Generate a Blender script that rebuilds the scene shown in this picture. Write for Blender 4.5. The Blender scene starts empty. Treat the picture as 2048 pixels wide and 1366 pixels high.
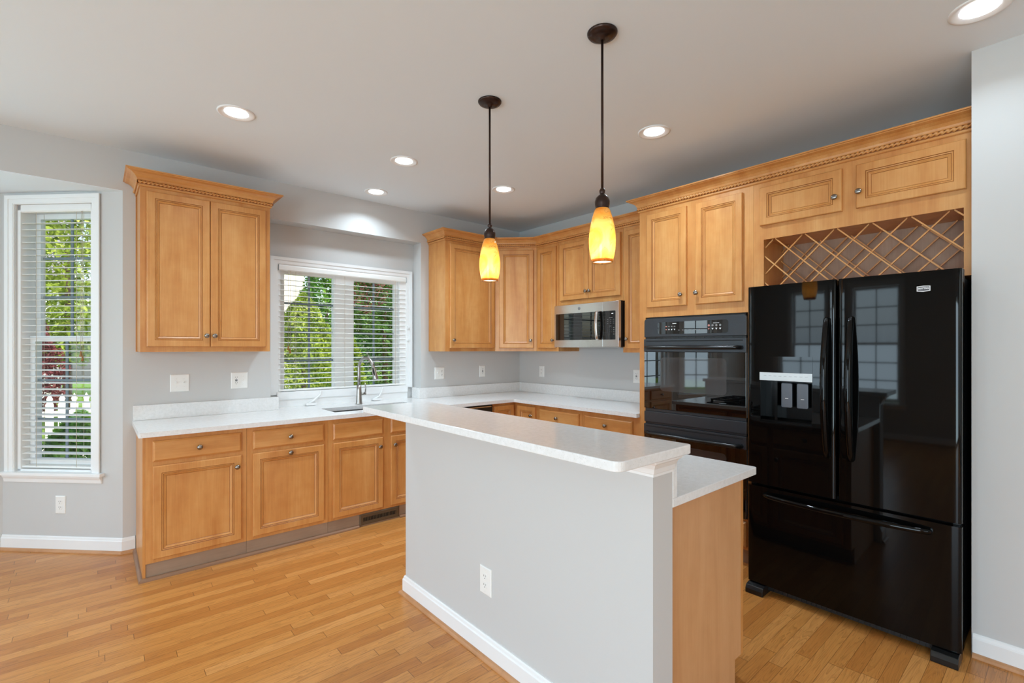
import bpy, bmesh, math, random
import numpy as np
from mathutils import Vector, Matrix

S = bpy.context.scene
COL = S.collection
PI = math.pi

# ------------------------------------------------------------------ camera, world, sun, daylight, exposure
H = 2.743                      # ceiling height
cam_d = bpy.data.cameras.new('camera')
cam = bpy.data.objects.new('camera', cam_d); COL.objects.link(cam)
cam.location = (-3.7545, -4.2165, 1.3946)
cam.rotation_euler = (PI/2, 0, math.radians(49.208-90))
cam_d.sensor_fit = 'HORIZONTAL'; cam_d.sensor_width = 36
cam_d.lens = 966.35/2048*36
cam_d.shift_y = 12.73/2048
cam_d.clip_start = 0.05
S.camera = cam

W = bpy.data.worlds.new('world'); S.world = W; W.use_nodes = True
wn = W.node_tree; wn.nodes.clear()
sky = wn.nodes.new('ShaderNodeTexSky'); sky.sky_type = 'NISHITA'
sky.sun_disc = False; sky.sun_elevation = math.radians(48); sky.sun_rotation = math.radians(160)
sky.air_density = 1.2; sky.dust_density = 3.0
bg = wn.nodes.new('ShaderNodeBackground'); bg.inputs['Strength'].default_value = 0.38
wo = wn.nodes.new('ShaderNodeOutputWorld')
wn.links.new(sky.outputs[0], bg.inputs[0]); wn.links.new(bg.outputs[0], wo.inputs[0])

sun_d = bpy.data.lights.new('sun', 'SUN'); sun_d.energy = 3.8; sun_d.angle = math.radians(4); sun_d.color = (1, .95, .86)
sun = bpy.data.objects.new('sun', sun_d); COL.objects.link(sun)
sun.rotation_euler = Vector((-0.35, 0.75, -0.95)).to_track_quat('-Z', 'Y').to_euler()

def area(name, loc, direction, sx, sy, power, color=(1, 1, 1), spread=180):
    d = bpy.data.lights.new(name, 'AREA'); d.shape = 'RECTANGLE'; d.size = sx; d.size_y = sy
    d.energy = power; d.color = color; d.spread = math.radians(spread)
    o = bpy.data.objects.new(name, d); COL.objects.link(o)
    o.location = loc; o.rotation_euler = Vector(direction).to_track_quat('-Z', 'Y').to_euler()
    return o
DAY = (0.65, 0.85, 1.0)
# daylight at the bay and left wall windows, plus two added fill lamps
area('daylight_left_near', (-7.34, -1.15, 1.45), (1, 0, 0), 0.7, 1.75, 38, DAY)
area('daylight_left_far', (-7.34, -2.35, 1.45), (1, 0, 0), 0.8, 1.75, 44, DAY)
area('fill_left_added', (-7.34, -5.4, 1.05), (1, 0, 0), 2.4, 2.0, 165, DAY)  # fill lamp added to brighten the room; its patio opening is invented
area('fill_rear_added', (-4.2, -8.62, 1.35), (0, 1, 0), 3.4, 2.0, 30, DAY)  # added fill from behind the camera, through an invented rear opening
area('daylight_bay', (-4.95, 0.86, 1.5), (0, -1, 0), 0.95, 1.7, 22, DAY)
area('daylight_bay_side', (-6.12, 0.47, 1.5), (1, -1, 0), 0.5, 1.7, 9, DAY)

S.view_settings.view_transform = 'Standard'
S.view_settings.look = 'None'
S.view_settings.exposure = 0.07
S.view_settings.gamma = 1.0
S.view_settings.use_curve_mapping = False
S.cycles.use_denoising = True
S.cycles.max_bounces = 10
S.cycles.diffuse_bounces = 6
S.cycles.glossy_bounces = 4
S.cycles.transparent_max_bounces = 16
S.cycles.sample_clamp_indirect = 6.0
S.cycles.caustics_reflective = False
S.cycles.caustics_refractive = False

# ------------------------------------------------------------------ materials
def srgb(r, g, b):
    def f(c):
        c /= 255.0
        return c/12.92 if c <= .04045 else ((c+.055)/1.055)**2.4
    return (f(r), f(g), f(b), 1)

def new_mat(name):
    m = bpy.data.materials.new(name); m.use_nodes = True
    nt = m.node_tree; nt.nodes.clear()
    out = nt.nodes.new('ShaderNodeOutputMaterial')
    return m, nt, out

def nd(nt, typ, props=None, **ins):
    n = nt.nodes.new(typ)
    for k, v in (props or {}).items(): setattr(n, k, v)
    for k, v in ins.items():
        key = k.replace('_', ' ')
        if k.startswith('i') and k[1:].isdigit(): key = int(k[1:])
        s = n.inputs[key]
        if isinstance(v, bpy.types.NodeSocket): nt.links.new(v, s)
        else: s.default_value = v
    return n

def mth(nt, op, a, b=None, c=None):
    n = nt.nodes.new('ShaderNodeMath'); n.operation = op
    for i, v in enumerate((a, b, c)):
        if v is None: continue
        if isinstance(v, bpy.types.NodeSocket): nt.links.new(v, n.inputs[i])
        else: n.inputs[i].default_value = v
    return n.outputs[0]

def ramp(nt, fac, stops, interp='LINEAR'):
    n = nt.nodes.new('ShaderNodeValToRGB'); cr = n.color_ramp; cr.interpolation = interp
    while len(cr.elements) > 1: cr.elements.remove(cr.elements[-1])
    cr.elements[0].position = stops[0][0]; cr.elements[0].color = stops[0][1]
    for p, c in stops[1:]:
        e = cr.elements.new(p); e.color = c
    nt.links.new(fac, n.inputs[0])
    return n.outputs[0]

def mixc(nt, fac, a, b, mode='MIX'):
    n = nt.nodes.new('ShaderNodeMix'); n.data_type = 'RGBA'; n.blend_type = mode
    for s, v in ((n.inputs[0], fac), (n.inputs[6], a), (n.inputs[7], b)):
        if isinstance(v, bpy.types.NodeSocket): nt.links.new(v, s)
        else: s.default_value = v
    return n.outputs[2]

def plain(name, col, rough=.5, metal=0, spec=.5, coat=0, bump=0, bscale=200, emit=None, estr=0):
    m, nt, out = new_mat(name)
    p = nd(nt, 'ShaderNodeBsdfPrincipled', Base_Color=col, Roughness=rough, Metallic=metal)
    p.inputs['Specular IOR Level'].default_value = spec
    p.inputs['Coat Weight'].default_value = coat
    p.inputs['Coat Roughness'].default_value = .05
    if emit:
        p.inputs['Emission Color'].default_value = emit; p.inputs['Emission Strength'].default_value = estr
    if bump:
        tc = nd(nt, 'ShaderNodeTexCoord')
        nz = nd(nt, 'ShaderNodeTexNoise', Vector=tc.outputs['Object'], Scale=bscale, Detail=2.0)
        b = nd(nt, 'ShaderNodeBump', Strength=bump, Distance=.002, Height=nz.outputs[0])
        nt.links.new(b.outputs[0], p.inputs['Normal'])
    nt.links.new(p.outputs[0], out.inputs[0])
    return m

def maple(name, c0, c1, c2, rough=.33, horiz=False, spec=.5):
    m, nt, out = new_mat(name)
    tc = nd(nt, 'ShaderNodeTexCoord'); oi = nd(nt, 'ShaderNodeObjectInfo')
    off = nd(nt, 'ShaderNodeVectorMath', {'operation': 'MULTIPLY_ADD'})
    off.inputs[1].default_value = (1, 1, 1)
    sc = nd(nt, 'ShaderNodeVectorMath', {'operation': 'SCALE'}); sc.inputs[0].default_value = (9, 5, 7)
    nt.links.new(oi.outputs['Random'], sc.inputs['Scale'])
    nt.links.new(tc.outputs['Object'], off.inputs[0]); nt.links.new(sc.outputs[0], off.inputs[2])
    mp = nd(nt, 'ShaderNodeMapping', Vector=off.outputs[0])
    mp.inputs['Scale'].default_value = (1.3, 9, 9) if horiz else (9, 9, 1.3)
    n1 = nd(nt, 'ShaderNodeTexNoise', Vector=mp.outputs[0], Scale=1.0, Detail=3.0, Roughness=.55, Distortion=.6)
    mp2 = nd(nt, 'ShaderNodeMapping', Vector=off.outputs[0])
    mp2.inputs['Scale'].default_value = (5, 150, 150) if horiz else (150, 150, 5)
    n2 = nd(nt, 'ShaderNodeTexNoise', Vector=mp2.outputs[0], Scale=1.0, Detail=2.0)
    n3 = nd(nt, 'ShaderNodeTexNoise', Vector=off.outputs[0], Scale=14.0, Detail=3.0)
    f = mth(nt, 'ADD', mth(nt, 'MULTIPLY', n1.outputs[0], .6), mth(nt, 'ADD', mth(nt, 'MULTIPLY', n2.outputs[0], .2), mth(nt, 'MULTIPLY', n3.outputs[0], .2)))
    col = ramp(nt, f, [(.33, c0), (.5, c1), (.68, c2)])
    p = nd(nt, 'ShaderNodeBsdfPrincipled', Base_Color=col, Roughness=rough)
    p.inputs['Specular IOR Level'].default_value = spec
    nt.links.new(p.outputs[0], out.inputs[0])
    return m

def quartz(name):
    m, nt, out = new_mat(name)
    tc = nd(nt, 'ShaderNodeTexCoord')
    n1 = nd(nt, 'ShaderNodeTexNoise', Vector=tc.outputs['Object'], Scale=60.0, Detail=3.0)
    base = ramp(nt, n1.outputs[0], [(.3, srgb(224, 223, 221)), (.7, srgb(233, 232, 231))])
    v = nd(nt, 'ShaderNodeTexVoronoi', Vector=tc.outputs['Object'], Scale=190.0)
    v2 = nd(nt, 'ShaderNodeTexVoronoi', Vector=tc.outputs['Object'], Scale=95.0)
    hue = nd(nt, 'ShaderNodeTexNoise', Vector=tc.outputs['Object'], Scale=38.0)
    pick = mth(nt, 'GREATER_THAN', hue.outputs[0], .52)
    sp = mth(nt, 'MULTIPLY', mth(nt, 'LESS_THAN', v.outputs['Distance'], .22), mth(nt, 'MULTIPLY', pick, .28))
    sp2 = mth(nt, 'MULTIPLY', mth(nt, 'LESS_THAN', v2.outputs['Distance'], .11), .36)
    c = mixc(nt, sp, base, srgb(170, 164, 156))
    c = mixc(nt, sp2, c, srgb(150, 140, 128))
    p = nd(nt, 'ShaderNodeBsdfPrincipled', Base_Color=c, Roughness=.16)
    nt.links.new(p.outputs[0], out.inputs[0])
    return m

def oak_floor(name):
    m, nt, out = new_mat(name)
    g = nd(nt, 'ShaderNodeNewGeometry')
    s = nd(nt, 'ShaderNodeSeparateXYZ', Vector=g.outputs['Position'])
    x, y = s.outputs[0], s.outputs[1]
    PW, PL = .0585, .82
    yr = mth(nt, 'DIVIDE', y, PW); row = mth(nt, 'FLOOR', yr); fy = mth(nt, 'FRACT', yr)
    w1 = nd(nt, 'ShaderNodeTexWhiteNoise', {'noise_dimensions': '1D'}); nt.links.new(row, w1.inputs['W'])
    xs = mth(nt, 'DIVIDE', mth(nt, 'ADD', x, mth(nt, 'MULTIPLY', w1.outputs[0], 11.3)), PL)
    pi_ = mth(nt, 'FLOOR', xs); fx = mth(nt, 'FRACT', xs)
    cid = nd(nt, 'ShaderNodeCombineXYZ'); nt.links.new(row, cid.inputs[0]); nt.links.new(pi_, cid.inputs[1])
    w2 = nd(nt, 'ShaderNodeTexWhiteNoise', {'noise_dimensions': '2D'}, Vector=cid.outputs[0])
    rnd = w2.outputs[0]
    base = ramp(nt, rnd, [(0, srgb(190, 122, 58)), (.35, srgb(203, 136, 68)), (.7, srgb(212, 146, 76)), (1, srgb(220, 156, 88))])
    gv = nd(nt, 'ShaderNodeCombineXYZ')
    nt.links.new(mth(nt, 'ADD', mth(nt, 'MULTIPLY', x, 2.2), mth(nt, 'MULTIPLY', rnd, 90)), gv.inputs[0])
    nt.links.new(mth(nt, 'ADD', mth(nt, 'MULTIPLY', y, 30), mth(nt, 'MULTIPLY', rnd, 37)), gv.inputs[1])
    g1 = nd(nt, 'ShaderNodeTexNoise', Vector=gv.outputs[0], Scale=1.0, Detail=2.5, Distortion=1.2)
    rings = mth(nt, 'FRACT', mth(nt, 'MULTIPLY', g1.outputs[0], 7.0))
    gv2 = nd(nt, 'ShaderNodeCombineXYZ')
    nt.links.new(mth(nt, 'MULTIPLY', x, 14), gv2.inputs[0]); nt.links.new(mth(nt, 'MULTIPLY', y, 420), gv2.inputs[1])
    g2 = nd(nt, 'ShaderNodeTexNoise', Vector=gv2.outputs[0], Scale=1.0, Detail=2.0)
    dark = mth(nt, 'MULTIPLY', mth(nt, 'POWER', rings, 3.0), .42)
    c = mixc(nt, dark, base, srgb(124, 70, 28))
    c = mixc(nt, mth(nt, 'MULTIPLY', mth(nt, 'SUBTRACT', g2.outputs[0], .3), .45), c, srgb(140, 82, 36))
    ed = mth(nt, 'MINIMUM', fy, mth(nt, 'SUBTRACT', 1.0, fy))
    seam = mth(nt, 'LESS_THAN', ed, .016)
    ex = mth(nt, 'MINIMUM', fx, mth(nt, 'SUBTRACT', 1.0, fx))
    seamx = mth(nt, 'LESS_THAN', ex, .0018)
    c = mixc(nt, mth(nt, 'MULTIPLY', mth(nt, 'MAXIMUM', seam, seamx), .6), c, srgb(70, 38, 16))
    p = nd(nt, 'ShaderNodeBsdfPrincipled', Base_Color=c, Roughness=.30)
    nt.links.new(p.outputs[0], out.inputs[0])
    return m

def brushed(name, col, rough=.28):
    m, nt, out = new_mat(name)
    tc = nd(nt, 'ShaderNodeTexCoord'); mp = nd(nt, 'ShaderNodeMapping', Vector=tc.outputs['Object'])
    mp.inputs['Scale'].default_value = (2, 2, 500)
    nz = nd(nt, 'ShaderNodeTexNoise', Vector=mp.outputs[0], Scale=1.0)
    r = mth(nt, 'ADD', mth(nt, 'MULTIPLY', nz.outputs[0], .08), rough-.04)
    p = nd(nt, 'ShaderNodeBsdfPrincipled', Base_Color=col, Metallic=1.0, Roughness=r)
    nt.links.new(p.outputs[0], out.inputs[0])
    return m

def pane_glass(name, tint=(1, 1, 1, 1)):
    m, nt, out = new_mat(name)
    lw = nd(nt, 'ShaderNodeLayerWeight')
    fr = mth(nt, 'ADD', .025, mth(nt, 'MULTIPLY', mth(nt, 'POWER', lw.outputs['Facing'], 5.0), .7))
    t = nd(nt, 'ShaderNodeBsdfTransparent', Color=tint)
    g = nd(nt, 'ShaderNodeBsdfGlossy', Roughness=.0)
    mx = nd(nt, 'ShaderNodeMixShader', i0=fr, i1=t.outputs[0], i2=g.outputs[0])
    nt.links.new(mx.outputs[0], out.inputs[0])
    return m

def amber_shade(name):
    m, nt, out = new_mat(name)
    tc = nd(nt, 'ShaderNodeTexCoord')
    nz = nd(nt, 'ShaderNodeTexNoise', Vector=tc.outputs['Object'], Scale=9.0, Detail=4.0, Distortion=2.5)
    c = ramp(nt, nz.outputs[0], [(.30, srgb(252, 158, 50)), (.5, srgb(255, 181, 80)), (.7, srgb(255, 200, 112))])
    line = mth(nt, 'LESS_THAN', mth(nt, 'ABSOLUTE', mth(nt, 'SUBTRACT', nz.outputs[0], .56)), .006)
    c = mixc(nt, mth(nt, 'MULTIPLY', line, .55), c, srgb(110, 62, 10))
    tr = nd(nt, 'ShaderNodeBsdfTranslucent', Color=c)
    df = nd(nt, 'ShaderNodeBsdfDiffuse', Color=c)
    a = nd(nt, 'ShaderNodeMixShader', i0=.30, i1=tr.outputs[0], i2=df.outputs[0])
    gl = nd(nt, 'ShaderNodeBsdfGlossy', Roughness=.06)
    fr = nd(nt, 'ShaderNodeFresnel', IOR=1.4)
    b = nd(nt, 'ShaderNodeMixShader', i0=fr.outputs[0], i1=a.outputs[0], i2=gl.outputs[0])
    nt.links.new(b.outputs[0], out.inputs[0])
    return m

def frosted(name):
    m, nt, out = new_mat(name)
    t = nd(nt, 'ShaderNodeBsdfTranslucent', Color=(.9, .9, .88, 1)); d = nd(nt, 'ShaderNodeBsdfDiffuse', Color=(.9, .9, .88, 1))
    mx = nd(nt, 'ShaderNodeMixShader', i0=.3, i1=t.outputs[0], i2=d.outputs[0]); nt.links.new(mx.outputs[0], out.inputs[0])
    return m

def leafy(name, c0, c1, c2, rough=.6):
    m, nt, out = new_mat(name)
    g = nd(nt, 'ShaderNodeNewGeometry')
    nz = nd(nt, 'ShaderNodeTexNoise', Vector=g.outputs['Position'], Scale=6.0, Detail=4.0)
    c = ramp(nt, nz.outputs[0], [(.3, c0), (.5, c1), (.7, c2)])
    d = nd(nt, 'ShaderNodeBsdfDiffuse', Color=c)
    t = nd(nt, 'ShaderNodeBsdfTranslucent', Color=c)
    mx = nd(nt, 'ShaderNodeMixShader', i0=.35, i1=d.outputs[0], i2=t.outputs[0])
    nt.links.new(mx.outputs[0], out.inputs[0])
    return m

def siding(name, col, pitch=.12):
    m, nt, out = new_mat(name)
    g = nd(nt, 'ShaderNodeNewGeometry'); s = nd(nt, 'ShaderNodeSeparateXYZ', Vector=g.outputs['Position'])
    f = mth(nt, 'FRACT', mth(nt, 'DIVIDE', s.outputs[2], pitch))
    c = mixc(nt, mth(nt, 'MULTIPLY', mth(nt, 'LESS_THAN', f, .1), .35), col, srgb(120, 115, 105))
    p = nd(nt, 'ShaderNodeBsdfPrincipled', Base_Color=c, Roughness=.7)
    nt.links.new(p.outputs[0], out.inputs[0])
    return m

M = {}
M['wall'] = plain('wall_paint', srgb(200, 199, 197), .75, bump=.06, bscale=300)
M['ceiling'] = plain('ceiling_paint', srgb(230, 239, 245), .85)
M['trim'] = plain('trim_paint', srgb(236, 236, 235), .35)
M['maple'] = maple('maple_honey', srgb(188, 121, 62), srgb(203, 141, 78), srgb(216, 160, 98))
M['maple_h'] = maple('maple_honey_horizontal', srgb(188, 121, 62), srgb(203, 141, 78), srgb(216, 160, 98), horiz=True)
M['glaze'] = plain('maple_glaze', srgb(150, 92, 44), .4)
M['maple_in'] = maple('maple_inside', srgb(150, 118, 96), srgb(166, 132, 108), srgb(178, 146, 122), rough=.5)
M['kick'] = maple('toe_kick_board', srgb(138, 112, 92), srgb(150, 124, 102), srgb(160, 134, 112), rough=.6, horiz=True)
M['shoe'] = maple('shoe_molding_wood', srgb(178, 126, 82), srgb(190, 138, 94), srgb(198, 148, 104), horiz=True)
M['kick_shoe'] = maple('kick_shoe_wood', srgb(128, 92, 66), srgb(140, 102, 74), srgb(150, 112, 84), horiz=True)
M['panel_end'] = maple('island_end_veneer', srgb(196, 144, 96), srgb(205, 154, 106), srgb(212, 163, 116), rough=.45)
M['quartz'] = quartz('white_quartz')
M['floor'] = oak_floor('oak_strip_floor')
M['black'] = plain('black_gloss', srgb(7, 7, 7), .035, spec=.23)
M['black_deep'] = plain('black_plastic', srgb(6, 6, 6), .2, spec=.2)
M['black_edge'] = plain('black_satin', srgb(18, 18, 19), .28)
M['black_matte'] = plain('black_textured', srgb(14, 14, 15), .45, bump=.4, bscale=500)
M['oven_trim'] = plain('oven_enamel', srgb(44, 47, 52), .33)
M['oven_glass'] = plain('oven_black_glass', srgb(8, 8, 8), .015, spec=.9)
M['oven_window'] = plain('oven_window_glass', srgb(52, 50, 50), .03, spec=.9)
M['dark'] = plain('dark_gap', srgb(10, 10, 10), .8)
M['steel'] = brushed('brushed_stainless', srgb(214, 212, 210), .2)
M['steel_sink'] = brushed('sink_stainless', srgb(185, 185, 184), .3)
M['nickel'] = plain('pewter_nickel', srgb(150, 144, 138), .22, metal=1)
M['faucet'] = plain('brushed_nickel', srgb(172, 168, 163), .3, metal=1)
M['bronze'] = plain('oil_rubbed_bronze', srgb(62, 46, 40), .32, metal=.75)
M['amber'] = amber_shade('amber_art_glass')
M['frost'] = frosted('frosted_diffuser')
M['bulb'] = plain('lamp_bulb', srgb(255, 250, 235), .5, emit=(1, .93, .78, 1), estr=6)
M['lens'] = plain('downlight_lens', srgb(255, 255, 255), .5, emit=(1, .98, .95, 1), estr=7)
M['plastic'] = plain('white_plastic', srgb(236, 235, 231), .3)
M['slot'] = plain('outlet_slot', srgb(60, 56, 52), .6)
M['gfci'] = plain('outlet_black_button', srgb(30, 26, 26), .5)
M['slat'] = plain('blind_slat_white', srgb(238, 237, 233), .45)
M['cord'] = plain('blind_cord', srgb(196, 182, 160), .8)
M['tassel'] = plain('tassel_wood', srgb(150, 104, 50), .5)
M['vinyl'] = plain('window_vinyl', srgb(236, 236, 235), .35)
M['muntin'] = plain('muntin_backlit_grey', srgb(122, 134, 140), .45)  # backlit shade of the white muntins put into the grey
M['pane'] = pane_glass('window_glass')
M['vent'] = plain('register_brown', srgb(96, 78, 58), .5, metal=.2)
M['grey_pad'] = plain('dispenser_paddle', srgb(92, 96, 104), .25)
M['silver'] = plain('silver_strip', srgb(205, 207, 206), .35, metal=.3)
M['ink_w'] = plain('white_print', srgb(225, 225, 225), .5)
M['ink_g'] = plain('grey_print', srgb(128, 128, 128), .5)
M['ink_r'] = plain('pink_print', srgb(196, 130, 120), .5)
M['digit'] = plain('clock_digits', srgb(235, 240, 245), .5, emit=(.9, .95, 1, 1), estr=.9)
M['badge'] = plain('badge_grey', srgb(70, 66, 70), .3)
M['lime'] = leafy('foliage_yellow_green', srgb(112, 138, 44), srgb(158, 178, 74), srgb(198, 208, 116))
M['green'] = leafy('foliage_green', srgb(60, 110, 34), srgb(98, 150, 54), srgb(150, 186, 86))
M['deep'] = leafy('foliage_dark_green', srgb(50, 84, 44), srgb(84, 122, 62), srgb(132, 166, 98))
M['plum'] = leafy('foliage_plum', srgb(88, 44, 52), srgb(124, 70, 74), srgb(160, 110, 104))
M['bark'] = plain('bark', srgb(92, 74, 60), .9, bump=.6, bscale=40)
M['grass'] = leafy('lawn_grass', srgb(96, 140, 52), srgb(128, 166, 70), srgb(160, 186, 98))
M['picket'] = plain('fence_white', srgb(245, 244, 240), .5)
M['cream'] = siding('cream_siding', srgb(240, 234, 222))
M['whiteside'] = siding('white_siding', srgb(244, 243, 240))
M['roof'] = plain('roof_shingle', srgb(128, 126, 132), .9, bump=.5, bscale=30)
M['carpet'] = plain('mat_white', srgb(225, 225, 225), .8)

# ------------------------------------------------------------------ mesh helpers
class MB:
    def __init__(self): self.v = []; self.f = []; self.m = []; self.smooth = []
    def add(self, vs, fs, m=0, smooth=False):
        b = len(self.v); self.v += [tuple(p) for p in vs]
        for f in fs: self.f.append(tuple(b+i for i in f)); self.m.append(m); self.smooth.append(smooth)
        return self
    def box(self, x0, x1, y0, y1, z0, z1, m=0):
        x0, x1 = min(x0, x1), max(x0, x1); y0, y1 = min(y0, y1), max(y0, y1); z0, z1 = min(z0, z1), max(z0, z1)
        vs = [(x0,y0,z0),(x1,y0,z0),(x1,y1,z0),(x0,y1,z0),(x0,y0,z1),(x1,y0,z1),(x1,y1,z1),(x0,y1,z1)]
        return self.add(vs, [(0,3,2,1),(4,5,6,7),(0,1,5,4),(1,2,6,5),(2,3,7,6),(3,0,4,7)], m)
    def rings(self, x0, x1, z0, z1, yf, steps, m0=0):
        """mitred frame rings in the xz plane facing -y. steps: (inset, out, material of the band leading to it)"""
        vs = []
        for ins, out, _ in steps:
            vs += [(x0+ins, yf-out, z0+ins), (x1-ins, yf-out, z0+ins), (x1-ins, yf-out, z1-ins), (x0+ins, yf-out, z1-ins)]
        b = len(self.v); self.v += vs
        for k in range(1, len(steps)):
            for i in range(4):
                j = (i+1) % 4
                self.f.append((b+4*(k-1)+i, b+4*(k-1)+j, b+4*k+j, b+4*k+i)); self.m.append(steps[k][2]); self.smooth.append(False)
        k = len(steps)-1
        self.f.append((b+4*k, b+4*k+1, b+4*k+2, b+4*k+3)); self.m.append(m0); self.smooth.append(False)
        self.f.append((b+3, b+2, b+1, b)); self.m.append(m0); self.smooth.append(False)
        return self
    def prism(self, poly, a0, a1, axis='z', m=0, smooth=False):
        """extrude a 2-D polygon: axis z -> poly in xy, axis y -> poly in xz, axis x -> poly in yz"""
        def p(u, v, w): return (u, v, w) if axis == 'z' else ((u, w, v) if axis == 'y' else (w, u, v))
        n = len(poly)
        vs = [p(u, v, a0) for u, v in poly] + [p(u, v, a1) for u, v in poly]
        area2 = sum(poly[i][0]*poly[(i+1) % n][1]-poly[(i+1) % n][0]*poly[i][1] for i in range(n))
        flip = (area2 < 0) != (axis == 'y')
        b = len(self.v); self.v += vs
        def put(f, sm):
            self.f.append(tuple(b+i for i in (f if not flip else f[::-1]))); self.m.append(m); self.smooth.append(sm)
        put(tuple(range(n-1, -1, -1)), False); put(tuple(range(n, 2*n)), False)
        for i in range(n):
            j = (i+1) % n; put((i, j, n+j, n+i), smooth)
        return self
    def lathe(self, prof, o=(0, 0, 0), axis=(0, 0, 1), n=24, m=0, sx=1.0, cap=False):
        """prof: list of (radius, height along axis)"""
        a = Vector(axis).normalized()
        u = a.orthogonal().normalized(); w = a.cross(u)
        if abs(a.z) < .5:
            w = Vector((0, 0, 1)); u = w.cross(a)
        o = Vector(o); b = len(self.v)
        for r, h in prof:
            for i in range(n):
                t = 2*PI*i/n
                self.v.append(tuple(o + a*h + u*(r*sx*math.cos(t)) + w*(r*math.sin(t))))
        for k in range(len(prof)-1):
            for i in range(n):
                j = (i+1) % n
                self.f.append((b+k*n+i, b+k*n+j, b+(k+1)*n+j, b+(k+1)*n+i)); self.m.append(m); self.smooth.append(True)
        if cap:
            self.f.append(tuple(b+i for i in range(n-1, -1, -1))); self.m.append(m); self.smooth.append(False)
            k = len(prof)-1
            self.f.append(tuple(b+k*n+i for i in range(n))); self.m.append(m); self.smooth.append(False)
        return self
    def tube(self, pts, r, n=12, m=0, sy=1.0, ref=(0, 0, 1)):
        pts = [Vector(p) for p in pts]; b = len(self.v); N = len(pts)
        rs = r if isinstance(r, (list, tuple)) else [r]*N
        prev = None
        for k, p in enumerate(pts):
            t = (pts[min(k+1, N-1)]-pts[max(k-1, 0)]).normalized()
            if prev is None:
                u = Vector(ref).cross(t)
                if u.length < 1e-4: u = Vector((1, 0, 0)).cross(t)
                u.normalize()
            else: u = (prev - t*prev.dot(t)).normalized()
            prev = u; w = t.cross(u)
            for i in range(n):
                a = 2*PI*i/n
                self.v.append(tuple(p + u*(rs[k]*math.cos(a)) + w*(rs[k]*sy*math.sin(a))))
        for k in range(N-1):
            for i in range(n):
                j = (i+1) % n
                self.f.append((b+k*n+i, b+k*n+j, b+(k+1)*n+j, b+(k+1)*n+i)); self.m.append(m); self.smooth.append(True)
        self.f.append(tuple(b+i for i in range(n-1, -1, -1))); self.m.append(m); self.smooth.append(False)
        self.f.append(tuple(b+(N-1)*n+i for i in range(n))); self.m.append(m); self.smooth.append(False)
        return self
    def sweep(self, path, prof, m=0, side=1, ms=None):
        """mitred sweep of an (out, z) profile along an open plan path; out is to the right of travel when side=1"""
        P = [Vector((p[0], p[1])) for p in path]; N = len(P); b = len(self.v); K = len(prof)
        def nrm(a, c):
            d = (c-a).normalized(); return Vector((d.y, -d.x))*side
        for k in range(N):
            if k == 0: off = nrm(P[0], P[1])
            elif k == N-1: off = nrm(P[-2], P[-1])
            else:
                a, c = nrm(P[k-1], P[k]), nrm(P[k], P[k+1]); s = (a+c); off = s/(1+a.dot(c))
            for o, z in prof: self.v.append((P[k].x+off.x*o, P[k].y+off.y*o, z))
        for k in range(N-1):
            for i in range(K):
                j = (i+1) % K
                f = (b+k*K+i, b+(k+1)*K+i, b+(k+1)*K+j, b+k*K+j)
                self.f.append(f if side == 1 else f[::-1]); self.m.append(ms.get(i, m) if ms else m); self.smooth.append(False)
        self.f.append(tuple(b+i for i in range(K))); self.m.append(m); self.smooth.append(False)
        self.f.append(tuple(b+(N-1)*K+i for i in range(K-1, -1, -1))); self.m.append(m); self.smooth.append(False)
        return self
    def rope(self, path, r, pitch, z, out, m=0, side=1, lobes=2):
        """twisted bead along a plan path, offset outwards"""
        P = [Vector((p[0], p[1])) for p in path]
        def nrm(a, c):
            d = (c-a).normalized(); return Vector((d.y, -d.x))*side
        N = len(P); Q = []
        for k in range(N):
            if k == 0: off = nrm(P[0], P[1])
            elif k == N-1: off = nrm(P[-2], P[-1])
            else:
                a, c = nrm(P[k-1], P[k]), nrm(P[k], P[k+1]); off = (a+c)/(1+a.dot(c))
            Q.append(P[k]+off*out)
        n = 8
        for k in range(N-1):
            d = (Q[k+1]-Q[k]); L = d.length; d /= L; nn = Vector((d.y, -d.x))*side
            seg = max(2, int(L/(pitch/6))); b = len(self.v)
            for s in range(seg+1):
                p = Q[k]+d*(L*s/seg); ph = 2*PI*(L*s/seg)/pitch/lobes
                for i in range(n):
                    a = 2*PI*i/n
                    rr = r*(.74+.36*math.cos(lobes*(a-ph)))
                    q = p+nn*(rr*math.cos(a)); self.v.append((q.x, q.y, z+rr*math.sin(a)))
            for s in range(seg):
                for i in range(n):
                    j = (i+1) % n
                    self.f.append((b+s*n+i, b+s*n+j, b+(s+1)*n+j, b+(s+1)*n+i)); self.m.append(m); self.smooth.append(True)
        return self

def obj(name, mb, mats, parent=None, bevel=0, label=None, kind=None, segs=2, recalc=True):
    me = bpy.data.meshes.new(name)
    me.from_pydata(mb.v, [], mb.f)
    if not isinstance(mats, (list, tuple)): mats = [mats]
    for m in mats: me.materials.append(m)
    me.polygons.foreach_set('material_index', mb.m)
    me.polygons.foreach_set('use_smooth', mb.smooth)
    me.update()
    if recalc:
        bm = bmesh.new(); bm.from_mesh(me)
        bmesh.ops.recalc_face_normals(bm, faces=bm.faces); bm.to_mesh(me); bm.free()
    o = bpy.data.objects.new(name, me); COL.objects.link(o)
    if parent: o.parent = parent
    if bevel:
        b = o.modifiers.new('bevel', 'BEVEL'); b.width = bevel; b.segments = segs; b.limit_method = 'ANGLE'; b.angle_limit = math.radians(40)
    if label: o['label'] = label
    if kind: o['kind'] = kind
    return o

def tag(o, label, cat, group=None, kind=None):
    o['label'] = label; o['category'] = cat
    if group: o['group'] = group
    if kind: o['kind'] = kind
    return o

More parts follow.
